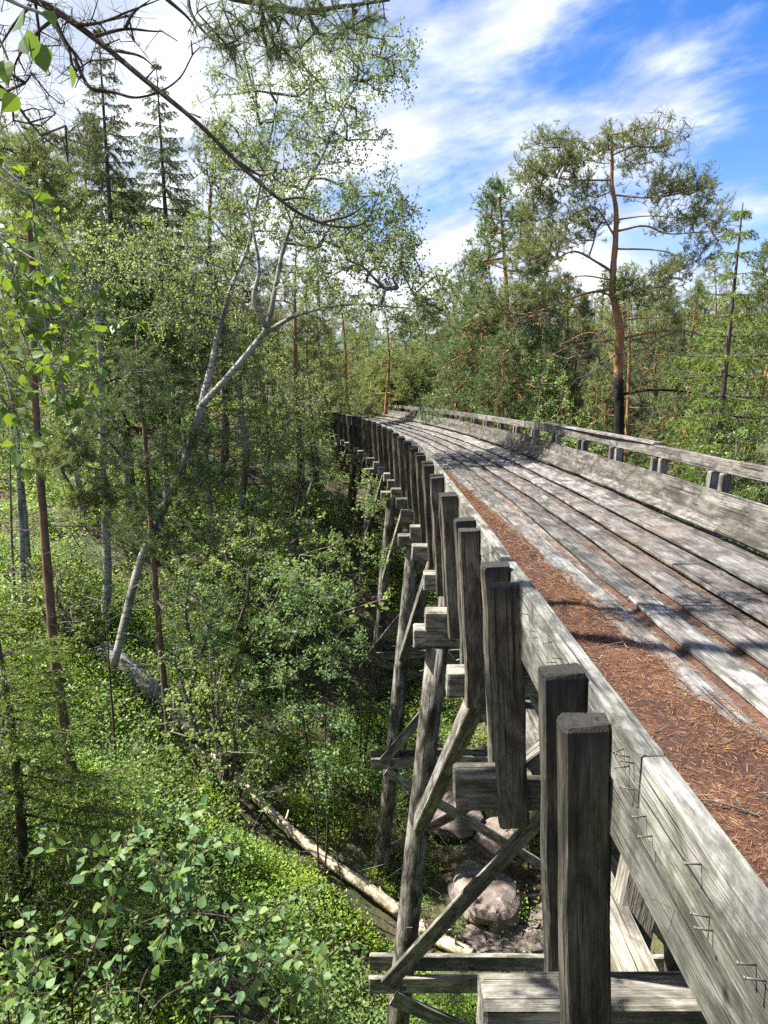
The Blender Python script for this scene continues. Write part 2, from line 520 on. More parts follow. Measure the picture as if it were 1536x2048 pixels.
M['rail'] = wood_mat('silver_rail_wood', (0.055, 0.053, 0.049), (0.145, 0.139, 0.13), (0.265, 0.255, 0.24), warm_amt=0.2, nails=0.5, stain=0.45)
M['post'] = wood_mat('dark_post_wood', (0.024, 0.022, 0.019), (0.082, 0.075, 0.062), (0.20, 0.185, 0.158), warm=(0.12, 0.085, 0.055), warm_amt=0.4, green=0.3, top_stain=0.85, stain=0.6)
M['beam'] = wood_mat('trestle_timber', (0.055, 0.052, 0.045), (0.18, 0.172, 0.152), (0.37, 0.355, 0.32), warm=(0.20, 0.16, 0.10), warm_amt=0.3, green=0.3, stain=0.6)
M['leg'] = wood_mat('streaked_log_leg', (0.026, 0.025, 0.022), (0.12, 0.113, 0.097), (0.29, 0.278, 0.245), warm=(0.13, 0.11, 0.075), warm_amt=0.3, green=0.25, stain=0.9)


def plain_mat(name, col, rough=0.6, metal=0.0, var=0.3, sc=20):
    m, N, L = new_mat(name)
    out = nd(N, 'ShaderNodeOutputMaterial'); bs = nd(N, 'ShaderNodeBsdfPrincipled'); L.new(bs.outputs[0], out.inputs[0])
    tc = nd(N, 'ShaderNodeTexCoord'); n = nd(N, 'ShaderNodeTexNoise', Scale=float(sc), Detail=4.0); L.new(tc.outputs['Object'], n.inputs['Vector'])
    r = ramp_node(N, [(0.3, tuple(c * (1 - var) for c in col)), (0.7, tuple(min(1, c * (1 + var)) for c in col))]); L.new(n.outputs[0], r.inputs[0])
    L.new(r.outputs[0], bs.inputs['Base Color']); bs.inputs['Roughness'].default_value = rough; bs.inputs['Metallic'].default_value = metal
    return m


M['steel'] = plain_mat('rusty_nail_steel', (0.12, 0.10, 0.09), 0.6, 0.5, 0.4, 60)
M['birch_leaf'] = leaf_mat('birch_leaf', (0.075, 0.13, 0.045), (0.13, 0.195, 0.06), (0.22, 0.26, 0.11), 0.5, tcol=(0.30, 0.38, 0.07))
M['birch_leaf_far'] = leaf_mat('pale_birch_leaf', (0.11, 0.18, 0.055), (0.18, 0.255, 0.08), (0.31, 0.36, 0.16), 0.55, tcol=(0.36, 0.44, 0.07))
M['near_leaf'] = leaf_mat('hanging_birch_leaf', (0.05, 0.11, 0.03), (0.08, 0.16, 0.035), (0.13, 0.20, 0.03), 0.42, gloss=0.5, tcol=(0.26, 0.38, 0.01))
M['aspen_leaf'] = leaf_mat('sapling_leaf', (0.08, 0.18, 0.075), (0.13, 0.245, 0.09), (0.22, 0.32, 0.09), 0.42, gloss=0.55, tcol=(0.25, 0.40, 0.05))
M['shrub_leaf'] = leaf_mat('bilberry_leaf', (0.07, 0.17, 0.05), (0.14, 0.26, 0.055), (0.26, 0.36, 0.07), 0.5, patch=0.35, patch_col=(0.26, 0.35, 0.045), tcol=(0.36, 0.48, 0.03), gloss=0.42)
M['bush_leaf'] = leaf_mat('bush_leaf', (0.10, 0.19, 0.06), (0.165, 0.27, 0.08), (0.29, 0.37, 0.13), 0.52, tcol=(0.34, 0.44, 0.05))
M['pine_needle'] = leaf_mat('pine_needle', (0.11, 0.15, 0.042), (0.175, 0.215, 0.06), (0.26, 0.285, 0.10), 0.40, gloss=0.5, tcol=(0.2, 0.26, 0.05))
M['pine_dark'] = leaf_mat('dark_pine_needle', (0.065, 0.105, 0.034), (0.105, 0.15, 0.048), (0.16, 0.20, 0.07), 0.30, gloss=0.5, tcol=(0.12, 0.2, 0.05))
M['spruce_needle'] = leaf_mat('spruce_needle', (0.06, 0.11, 0.022), (0.12, 0.18, 0.03), (0.24, 0.29, 0.045), 0.3, gloss=0.5, tcol=(0.25, 0.32, 0.03))
M['spruce_dark'] = leaf_mat('dark_spruce_needle', (0.06, 0.10, 0.036), (0.10, 0.145, 0.05), (0.16, 0.19, 0.07), 0.28, gloss=0.5, tcol=(0.15, 0.2, 0.04))
M['birch_bark'] = bark_mat('birch_bark', (0.05, 0.045, 0.04), (0.25, 0.245, 0.23), birch=True)
M['pine_bark'] = bark_mat('pine_bark', (0.10, 0.075, 0.058), (0.25, 0.13, 0.07), split=(2.5, 5.5), scale=(5, 5, 1.6))
M['young_pine_bark'] = bark_mat('young_pine_bark', (0.115, 0.085, 0.068), (0.16, 0.098, 0.068), split=(1.0, 5.0), scale=(6, 6, 2))
M['big_pine_bark'] = bark_mat('old_pine_bark', (0.022, 0.02, 0.018), (0.27, 0.145, 0.085), split=(8.0, 8.4), scale=(5, 5, 1.5), bump=1.0)
M['spruce_bark'] = bark_mat('spruce_bark', (0.085, 0.07, 0.06), (0.1, 0.08, 0.07), scale=(7, 7, 3))
M['dead_bark'] = bark_mat('bare_branch_bark', (0.075, 0.055, 0.045), (0.1, 0.08, 0.07), scale=(9, 9, 9))
M['grey_twig'] = bark_mat('grey_twig_bark', (0.13, 0.115, 0.10), (0.1, 0.08, 0.07), scale=(9, 9, 9))
M['log_bark'] = bark_mat('bleached_log_wood', (0.50, 0.42, 0.30), (0.1, 0.08, 0.07), scale=(6, 6, 6))


def ground_mat():
    m, N, L = new_mat('forest_floor')
    out = nd(N, 'ShaderNodeOutputMaterial'); bs = nd(N, 'ShaderNodeBsdfPrincipled'); L.new(bs.outputs[0], out.inputs[0])
    tc = nd(N, 'ShaderNodeTexCoord')
    n1 = nd(N, 'ShaderNodeTexNoise', Scale=0.5, Detail=6.0, Roughness=0.6); L.new(tc.outputs['Object'], n1.inputs['Vector'])
    n2 = nd(N, 'ShaderNodeTexNoise', Scale=9.0, Detail=6.0, Roughness=0.7); L.new(tc.outputs['Object'], n2.inputs['Vector'])
    soil = ramp_node(N, [(0.3, (0.03, 0.02, 0.014)), (0.55, (0.085, 0.057, 0.038)), (0.75, (0.16, 0.115, 0.075))]); L.new(n2.outputs[0], soil.inputs[0])
    moss = ramp_node(N, [(0.3, (0.02, 0.032, 0.01)), (0.7, (0.07, 0.085, 0.024))]); L.new(n2.outputs[0], moss.inputs[0])
    col = mixc(N, L, smooth(N, L, n1.outputs[0], 0.40, 0.58), soil.outputs[0], moss.outputs[0])
    L.new(col, bs.inputs['Base Color']); bs.inputs['Roughness'].default_value = 0.95
    bp = nd(N, 'ShaderNodeBump', Strength=0.8, Distance=0.06); L.new(n2.outputs[0], bp.inputs['Height']); L.new(bp.outputs[0], bs.inputs['Normal'])
    return m


def rock_mat():
    m, N, L = new_mat('pinkish_granite')
    out = nd(N, 'ShaderNodeOutputMaterial'); bs = nd(N, 'ShaderNodeBsdfPrincipled'); L.new(bs.outputs[0], out.inputs[0])
    tc = nd(N, 'ShaderNodeTexCoord')
    n1 = nd(N, 'ShaderNodeTexNoise', Scale=2.2, Detail=6.0, Roughness=0.65); L.new(tc.outputs['Object'], n1.inputs['Vector'])
    n2 = nd(N, 'ShaderNodeTexNoise', Scale=14.0, Detail=5.0, Roughness=0.7); L.new(tc.outputs['Object'], n2.inputs['Vector'])
    c = ramp_node(N, [(0.3, (0.075, 0.062, 0.054)), (0.5, (0.16, 0.125, 0.108)), (0.72, (0.25, 0.21, 0.185))]); L.new(n1.outputs[0], c.inputs[0])
    vo = nd(N, 'ShaderNodeTexVoronoi', Scale=3.5); L.new(tc.outputs['Object'], vo.inputs['Vector'])
    col = mixc(N, L, math_n(N, L, 'MULTIPLY', smooth(N, L, vo.outputs['Distance'], 0.16, 0.1), 0.8), c.outputs[0], (0.30, 0.30, 0.285))
    L.new(col, bs.inputs['Base Color']); bs.inputs['Roughness'].default_value = 0.9
    bp = nd(N, 'ShaderNodeBump', Strength=0.7, Distance=0.04); L.new(n2.outputs[0], bp.inputs['Height']); L.new(bp.outputs[0], bs.inputs['Normal'])
    return m


def litter_mat(name, stops, per_island=False):
    m, N, L = new_mat(name)
    out = nd(N, 'ShaderNodeOutputMaterial'); bs = nd(N, 'ShaderNodeBsdfPrincipled'); L.new(bs.outputs[0], out.inputs[0])
    r = ramp_node(N, stops)
    tc = nd(N, 'ShaderNodeTexCoord')
    n1 = nd(N, 'ShaderNodeTexNoise', Scale=60.0, Detail=6.0, Roughness=0.75); L.new(tc.outputs['Object'], n1.inputs['Vector'])
    if per_island:
        ge = nd(N, 'ShaderNodeNewGeometry'); L.new(ge.outputs['Random Per Island'], r.inputs[0])
    else:
        n2 = nd(N, 'ShaderNodeTexNoise', Scale=2.5, Detail=4.0); L.new(tc.outputs['Object'], n2.inputs['Vector'])
        L.new(math_n(N, L, 'ADD', math_n(N, L, 'MULTIPLY', n1.outputs[0], 0.6), math_n(N, L, 'MULTIPLY', n2.outputs[0], 0.4)), r.inputs[0])
        bp = nd(N, 'ShaderNodeBump', Strength=0.9, Distance=0.015); L.new(n1.outputs[0], bp.inputs['Height']); L.new(bp.outputs[0], bs.inputs['Normal'])
    L.new(r.outputs[0], bs.inputs['Base Color']); bs.inputs['Roughness'].default_value = 0.95
    bs.inputs['Specular IOR Level'].default_value = 0.1
    return m


M['ground'] = ground_mat()
M['rock'] = rock_mat()
M['litter'] = litter_mat('needle_bed', [(0.3, (0.02, 0.013, 0.011)), (0.5, (0.075, 0.042, 0.034)), (0.7, (0.19, 0.108, 0.075))])
M['litter_needle'] = litter_mat('fallen_needle', [(0.0, (0.07, 0.03, 0.02)), (0.5, (0.175, 0.085, 0.045)), (0.88, (0.31, 0.17, 0.085)), (1.0, (0.38, 0.28, 0.18))], True)

# ------------------------------------------------------------------ ground, far hill
def build_ground():
    def axis(lo, hi, fine_lo, fine_hi, step, n_out):
        a = np.arange(fine_lo, fine_hi + 1e-6, step)
        l = fine_lo - (np.geomspace(1, 1 + fine_lo - lo, n_out) - 1)[1:][::-1]
        h = fine_hi + (np.geomspace(1, 1 + hi - fine_hi, n_out) - 1)[1:]
        return np.concatenate([l, a, h])
    xs = axis(-700, 700, -22, 16, 0.22, 26); ys = axis(-60, 1400, -2, 46, 0.25, 34)
    X, Y = np.meshgrid(xs, ys)
    Z = zg(X, Y)
    V = np.stack([X, Y, Z], -1).reshape(-1, 3)
    ny, nx = X.shape
    i = np.arange(ny - 1)[:, None] * nx; j = np.arange(nx - 1)[None, :]
    Q = np.stack([i + j, i + j + 1, i + nx + j + 1, i + nx + j], -1).reshape(-1, 4)
    g = Geo(); g.add(V, Q)
    o = g.obj('ground', M['ground'], smooth=True)
    tag(o, 'forest floor of the wooded gully under the wooden chute', kind='structure')
    # a wooded ridge far away, seen in one gap over the chute
    m, N, L = new_mat('haze_tinted_far_ridge')
    out = nd(N, 'ShaderNodeOutputMaterial'); bs = nd(N, 'ShaderNodeBsdfPrincipled'); L.new(bs.outputs[0], out.inputs[0])
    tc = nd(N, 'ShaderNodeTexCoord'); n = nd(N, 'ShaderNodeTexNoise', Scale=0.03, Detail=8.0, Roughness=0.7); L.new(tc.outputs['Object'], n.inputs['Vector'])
    r = ramp_node(N, [(0.3, (0.05, 0.085, 0.11)), (0.7, (0.09, 0.14, 0.16))]); L.new(n.outputs[0], r.inputs[0]); L.new(r.outputs[0], bs.inputs['Base Color'])  # blue of the distant haze is painted into the forest colour
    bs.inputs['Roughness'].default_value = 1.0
    xs = np.linspace(-900, 900, 120); ys = np.linspace(850, 1350, 24)
    X, Y = np.meshgrid(xs, ys)
    prof = np.sin((Y - 850) / 500 * math.pi)
    Z = -14 + prof * (34 + 34 * fbm(X / 160, Y / 300, 21)) + 5 * fbm(X / 18, Y / 18, 4)
    V = np.stack([X, Y, Z], -1).reshape(-1, 3); ny, nx = X.shape
    i = np.arange(ny - 1)[:, None] * nx; j = np.arange(nx - 1)[None, :]
    Q = np.stack([i + j, i + j + 1, i + nx + j + 1, i + nx + j], -1).reshape(-1, 4)
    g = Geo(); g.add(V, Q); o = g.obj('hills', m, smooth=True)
    tag(o, 'wooded ridge on the horizon, tinted blue for distant haze', kind='structure')


build_ground()

# ------------------------------------------------------------------ the wooden chute
SY0, RAD, U0 = 8.5, 132.0, 0.665
SLOPE = 0.055


def trk(s, u, dz):
    """a point of the chute: s along it, u to the right of the outer face of its near wall, dz above that wall's top"""
    if s <= SY0:
        c = np.array([U0, s]); n = np.array([1.0, 0.0])
    else:
        t = (s - SY0) / RAD
        c = np.array([U0 - RAD * (1 - math.cos(t)), SY0 + RAD * math.sin(t)]); n = np.array([math.cos(t), math.sin(t)])
    p = c + n * u
    return np.array([p[0], p[1], -(0.927 + SLOPE * s) + dz])


def timber(name, p0, p1, width, thick, wdir, mat, parent, seg=3, warp=0.003, ch=0.006, label=None, bow=0.0):
    """one squared timber from p0 to p1 with worn edges: width along wdir, thickness across; local X runs along it"""
    p0, p1 = np.asarray(p0, float), np.asarray(p1, float)
    Lg = np.linalg.norm(p1 - p0); ax = (p1 - p0) / Lg
    w = np.asarray(wdir, float); w = nrm(w - ax * np.dot(w, ax)); t = np.cross(ax, w)
    hw, ht = width / 2, thick / 2
    sec = np.array([[-hw + ch, -ht], [hw - ch, -ht], [hw, -ht + ch], [hw, ht - ch], [hw - ch, ht], [-hw + ch, ht], [-hw, ht - ch], [-hw, -ht + ch]])
    seg += 2
    m = seg + 1
    e_ = min(0.014, Lg * .1)
    xs = np.concatenate([[-Lg / 2], np.linspace(-Lg / 2 + e_, Lg / 2 - e_, m - 2), [Lg / 2]])
    V = np.zeros((m, 8, 3)); V[..., 0] = xs[:, None]
    V[..., 1:] = sec[None] + rng.normal(0, warp * .45, (m, 8, 2))
    V[0, :, 1:] *= 0.955; V[-1, :, 1:] *= 0.955
    V[..., 1] += rng.normal(0, warp, (m, 1)); V[..., 2] += rng.normal(0, warp * 0.6, (m, 1)) + bow * (1 - (2 * xs / Lg) ** 2)[:, None]
    V[0, :, 0] += rng.normal(0, .003, 8); V[-1, :, 0] += rng.normal(0, .003, 8)
    V = V.reshape(-1, 3)
    i = np.arange(seg)[:, None] * 8; j = np.arange(8)[None]; k = (j + 1) % 8
    Q = np.stack([i + j, i + k, i + 8 + k, i + 8 + j], -1).reshape(-1, 4)
    e = (m - 1) * 8
    capq = [[0, 7, 2, 1], [7, 6, 3, 2], [6, 5, 4, 3]]
    Q = np.vstack([Q, capq, [[e + a for a in q[::-1]] for q in capq]])
    me = mesh_np(name, V, Q)
    me.materials.append(mat)
    o = bpy.data.objects.new(name, me); COL.objects.link(o)
    c = (p0 + p1) / 2
    mat4 = Matrix(((ax[0], w[0], t[0], c[0]), (ax[1], w[1], t[1], c[1]), (ax[2], w[2], t[2], c[2]), (0, 0, 0, 1)))
    o.parent = parent
    o.matrix_local = (parent.matrix_local.inverted() if (parent is not None and parent.parent is None and False) else Matrix.Identity(4)) @ mat4
    if label: o['label'] = label
    return o


def log(name, p0, p1, r0, r1, mat, parent, n=12, seg=6, rough=0.03, bend=0.0):
    p0, p1 = np.asarray(p0, float), np.asarray(p1, float)
    Lg = np.linalg.norm(p1 - p0); ax = (p1 - p0) / Lg
    ref = np.array([0, 1.0, 0]) if abs(ax[1]) < 0.8 else np.array([1.0, 0, 0])
    w = nrm(ref - ax * np.dot(ref, ax)); t = np.cross(ax, w)
    xs = np.linspace(-Lg / 2, Lg / 2, seg + 1)
    path = np.stack([xs, bend * np.sin(np.linspace(0, math.pi, seg + 1)) + rng.normal(0, .004, seg + 1), rng.normal(0, .004, seg + 1)], -1)
    g = Geo(); tube(g, path, np.linspace(r0, r1, seg + 1), n, rough)
    me = mesh_np(name, np.concatenate(g.V), np.concatenate(g.Q), np.concatenate(g.T), True)
    me.materials.append(mat)
    o = bpy.data.objects.new(name, me); COL.objects.link(o)
    c = (p0 + p1) / 2
    o.parent = parent
    o.matrix_local = Matrix(((ax[0], w[0], t[0], c[0]), (ax[1], w[1], t[1], c[1]), (ax[2], w[2], t[2], c[2]), (0, 0, 0, 1)))
    return o


SEND = 46.0
POSTS = [2.24 + 1.55 * k for k in range(-2, 28)]
BENTS = [2.35, 7.55, 12.8, 18.6, 24.4, 30.0, 35.4]
chute = empty('wooden_chute')
tag(chute, 'long curved wooden chute of grey planks on a tall timber trestle', 'chute')


def build_chute():
    up = np.array([0, 0, 1.0])
    # near wall: two boards high, outer face at u = 0
    for row, (z0, z1, off) in enumerate(((-0.19, 0.0, 0.0), (-0.375, -0.193, 1.6))):
        s = -2.6 - off
        while s < SEND:
            ln = rng.uniform(3.6, 4.9); e = min(s + ln, SEND)
            zc = (z0 + z1) / 2
            inw = 0.033 + (0.0 if row == 0 else 0.006)
            timber('wall_board', trk(s + .004, inw, zc), trk(e - .004, inw, zc), z1 - z0, 0.066, up, M['wall'], chute, seg=6, warp=0.002)
            s = e
    # floor boards under the litter and the lapped planks climbing to the far wall
    for u, dz in ((0.16, -0.345), (0.36, -0.345), (0.56, -0.34)):
        s = -3.0 + u * 3
        while s < SEND:
            e = min(s + rng.uniform(4, 5), SEND)
            timber('floor_board', trk(s + .003, u, dz), trk(e - .003, u, dz), 0.19, 0.04, (1, 0, 0), M['deck'], chute, seg=4)
            s = e
    # lapped treads of the floor: lower edge (u, dz) of each step, two narrow boards to a step; then three boards of the steep far side
    edge = [(0.550, -0.300), (0.775, -0.284), (1.015, -0.266), (1.285, -0.238), (1.535, -0.203), (1.840, -0.118)]
    rows = []
    for k in range(5):
        (ua, za), (ub, zb) = edge[k], edge[k + 1]
        zb2 = zb - 0.046; ub2 = ub + 0.05
        um, zm = ua + (ub2 - ua) * .56, za + (zb2 - za) * .56
        rows += [(ua, za, um - .002, zm + .010), (um - .012, zm - .014, ub2, zb2 - .004)]
    rows += [(1.812, -0.112, 1.874, -0.046), (1.908, -0.078, 1.956, 0.050), (2.012, -0.010, 2.058, 0.136)]
    for k, (u0, z0, u1, z1) in enumerate(rows):
        s = -3.0 - rng.uniform(0, 3)
        dirw = np.array([u1 - u0, z1 - z0]); wd = np.linalg.norm(dirw); dirw /= wd
        th = 0.026
        mt = M['tread'] if (k < 10 and k % 2) else M['deck']
        if k >= 10: th, mt = 0.028, M['side']
        while s < SEND:
            e = min(s + rng.uniform(3.9, 5.2), SEND)
            jit = rng.normal(0, 0.004, 2)
            a, b = trk(s + .005, (u0 + u1) / 2 + jit[0], (z0 + z1) / 2 + jit[1] * .6), trk(e - .005, (u0 + u1) / 2 + jit[0] * .5, (z0 + z1) / 2)
            n = trk(s, 1, 0) - trk(s, 0, 0)
            wv = np.array([n[0] * dirw[0], n[1] * dirw[0], dirw[1]])
            timber('deck_plank', a, b, wd, th, wv, mt, chute, seg=9, warp=0.0035)
            s = e
    # handrail on the far side
    s = -3.4
    while s < SEND:
        e = min(s + rng.uniform(4.3, 5.0), SEND)
        timber('rail_board', trk(s + .004, 2.40, 0.275), trk(e - .004, 2.40, 0.275), 0.125, 0.055, up, M['rail'], chute, seg=6, warp=0.002)
        s = e
    timber('rail_cap', trk(8.6, 2.42, 0.356), trk(14.2, 2.42, 0.356), 0.13, 0.03, (1, 0, 0), M['rail'], chute, seg=5)
    # posts, joists, bearers
    for s in POSTS:
        for q, (off, dzt) in enumerate(((-0.135, -0.005), (0.135, 0.012))):
            j = rng.normal(0, 0.006, 4)
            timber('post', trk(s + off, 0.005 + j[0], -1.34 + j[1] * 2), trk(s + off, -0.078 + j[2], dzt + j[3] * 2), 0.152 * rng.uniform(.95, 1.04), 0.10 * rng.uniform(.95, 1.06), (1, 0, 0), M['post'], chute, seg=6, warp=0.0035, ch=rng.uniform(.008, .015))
        timber('joist', trk(s, -0.27 + rng.normal(0, .03), -1.2), trk(s, 2.62, -1.2), 0.20, 0.165, up, M['beam'], chute, seg=4, warp=0.003, ch=0.01)
        timber('bearer', trk(s, 0.03, -0.455), trk(s, 2.26, -0.455), 0.14, 0.15, up, M['beam'], chute, seg=2)
        timber('bearer', trk(s, 1.2, -0.39), trk(s, 1.95, -0.27), 0.07, 0.12, up, M['beam'], chute, seg=1)
        for off in (-0.12, 0.12):
            timber('rail_post', trk(s + off, 2.33, -1.32), trk(s + off, 2.375, 0.209), 0.09, 0.075, (1, 0, 0), M['rail'], chute, seg=2, ch=0.009)
        if s > 3: timber('knee_brace', trk(s, 0.12, -1.08), trk(s, 0.75, -0.53), 0.12, 0.10, up, M['beam'], chute, seg=1)
        timber('knee_brace', trk(s, 2.16, -1.08), trk(s, 1.6, -0.53), 0.12, 0.10, up, M['beam'], chute, seg=1)
    # stringers along the trestle
    for u in (0.33, 2.02):
        s = -2.0
        while s < 44:
            e = min(s + 5.4, 44)
            timber('stringer', trk(s + .005, u, -1.385), trk(e - .005, u, -1.385), 0.165, 0.16, up, M['beam'], chute, seg=3)
            s = e


def build_bents():
    up = np.array([0, 0, 1.0])
    for s in BENTS:
        b = empty('trestle_bent', parent=chute)
        f = trk(s + 1, 0, 0) - trk(s, 0, 0); f = nrm(np.array([f[0], f[1], 0]))
        zt = trk(s, 0, 0)[2]

        def P(u, z, ds=0.0):
            p = trk(s, u, 0.0); return np.array([p[0] + f[0] * ds, p[1] + f[1] * ds, z])
        zc = zt - 1.575
        timber('cap_beam', P(-0.36, zc), P(2.66, zc), 0.20, 0.20, up, M['beam'], b, seg=4, warp=0.004, ch=0.012)
        zw = zt - 5.68                                       # level of the waling timbers
        batter = 0.088
        base = {}
        for sgn, ut in ((-1, -0.10), (1, 2.34)):
            # foot on the ground
            z = zc - 0.1
            for _ in range(12):
                u = ut + sgn * batter * (zc - 0.1 - z)
                q = P(u, 0); z = float(zg(q[0], q[1])) - 0.25
            base[sgn] = (ut + sgn * batter * (zc - .1 - z), z)
            log('leg', P(base[sgn][0], z), P(ut, zc - 0.1), 0.145, 0.115, M['leg'], b, seg=8, bend=rng.normal(0, .03))

        def leg_u(sgn, z):
            return (-0.10 if sgn < 0 else 2.34) + sgn * batter * (zc - .1 - z)
        low = min(base[-1][1], base[1][1])
        if zw > max(base[-1][1], base[1][1]) + 0.4:
            for ds in (-0.155, 0.155):
                timber('waler', P(leg_u(-1, zw) - 0.38, zw + rng.normal(0, .015), ds), P(leg_u(1, zw) + 0.30, zw + rng.normal(0, .015), ds), 0.20, 0.065, up, M['beam'], b, seg=5)
            timber('brace', P(leg_u(-1, zw) - .18, zw + 0.06, -.225), P(leg_u(1, zc) + .0, zc - .25, -.225), 0.17, 0.05, up, M['beam'], b, seg=4)
            timber('brace', P(leg_u(1, zw) + .12, zw + 0.06, .225), P(leg_u(-1, zc), zc - .25, .225), 0.17, 0.05, up, M['beam'], b, seg=4)
            zl, zr = base[-1][1] + .45, base[1][1] + .45
            timber('brace', P(leg_u(-1, zw) - .12, zw - 0.12, -.225), P(leg_u(1, zr), zr, -.225), 0.17, 0.05, up, M['beam'], b, seg=4)
            timber('brace', P(leg_u(1, zw) + .12, zw - 0.12, .225), P(leg_u(-1, zl), zl, .225), 0.17, 0.05, up, M['beam'], b, seg=4)
        # struts along the track from the legs up to the stringers
        for sgn in (-1, 1):
            for ds in (-1, 1):
                if s < 3 and sgn < 0 and ds > 0: continue
                drop = 2.1
                z0 = zc - drop
                u0 = leg_u(sgn, z0); u1 = 0.12 if sgn < 0 else 2.22
                p0 = P(u0, z0, ds * .12)
                q = trk(s + ds * 1.75, u1, -1.47)
                timber('strut', p0, q, 0.17, 0.14, np.cross(q - p0, [1, 0, 0]), M['beam'], b, seg=3, ch=0.01)
        for sgn in (-1, 1):
            for z in (zw, zw + .75, zw - .55):
                q = P(leg_u(sgn, z), z, -.20)
                timber('bolt_plate', q + np.array([0, -.012, -.035]), q + np.array([0, -.012, .035]), 0.07, 0.012, (1, 0, 0), M['steel'], b, seg=1, warp=0.0, ch=.002)


def build_nails():
    # bent nails and staples left standing on the outer face of the near wall
    g = Geo()
    tube(g, np.array([[0, 0, 0], [-.022, 0, .001], [-.042, 0, .003]]), [.0022, .0022, .002], 5)
    tube(g, np.array([[-.042, -.0, .003], [-.044, 0, .003]]), [.0042, .0042], 6)
    nail_me = mesh_np('nail', np.concatenate(g.V), np.concatenate(g.Q), np.concatenate(g.T), True); nail_me.materials.append(M['steel'])
    spots = []
    for px, py in ((1240, 1487), (1247, 1508), (1237, 1532), (1248, 1580), (1268, 1632), (1280, 1672), (1376, 1722), (1392, 1835), (1398, 1862), (1057, 1265), (1062, 1275), (1090, 1262), (1098, 1325), (1108, 1318), (1150, 1328),
                   (1015, 1180), (1022, 1196), (1045, 1230), (975, 1100), (985, 1118), (990, 1150), (945, 1050), (1230, 1440), (1480, 1930), (1500, 1962)):
        xv = (px - 768) / FPX; yv = -(py - 1024) / FPX
        d = (U0 - 0.03) / xv
        Yn = d * (math.cos(PITCH) + yv * math.sin(PITCH)); zn = d * (-math.sin(PITCH) + yv * math.cos(PITCH))
        spots.append((Yn, min(-.05, max(-.35, zn + 0.927 + SLOPE * Yn))))
    for s, dz in spots:
        o = bpy.data.objects.new('nail', nail_me); COL.objects.link(o)
        o.parent = chute
        o.location = trk(s, 0.004, dz); o.rotation_euler = (rng.normal(0, .2), rng.normal(0, .12), rng.normal(0, .25))


build_chute()
build_bents()
near_bent = [c for c in chute.children if c.name.startswith('trestle_bent')][0]
timber('strut', at(1292, 1705, 3.05), at(1210, 2090, 2.85), 0.17, 0.13, (1, 0, 0), M['beam'], near_bent, seg=3, ch=0.01)
build_nails()


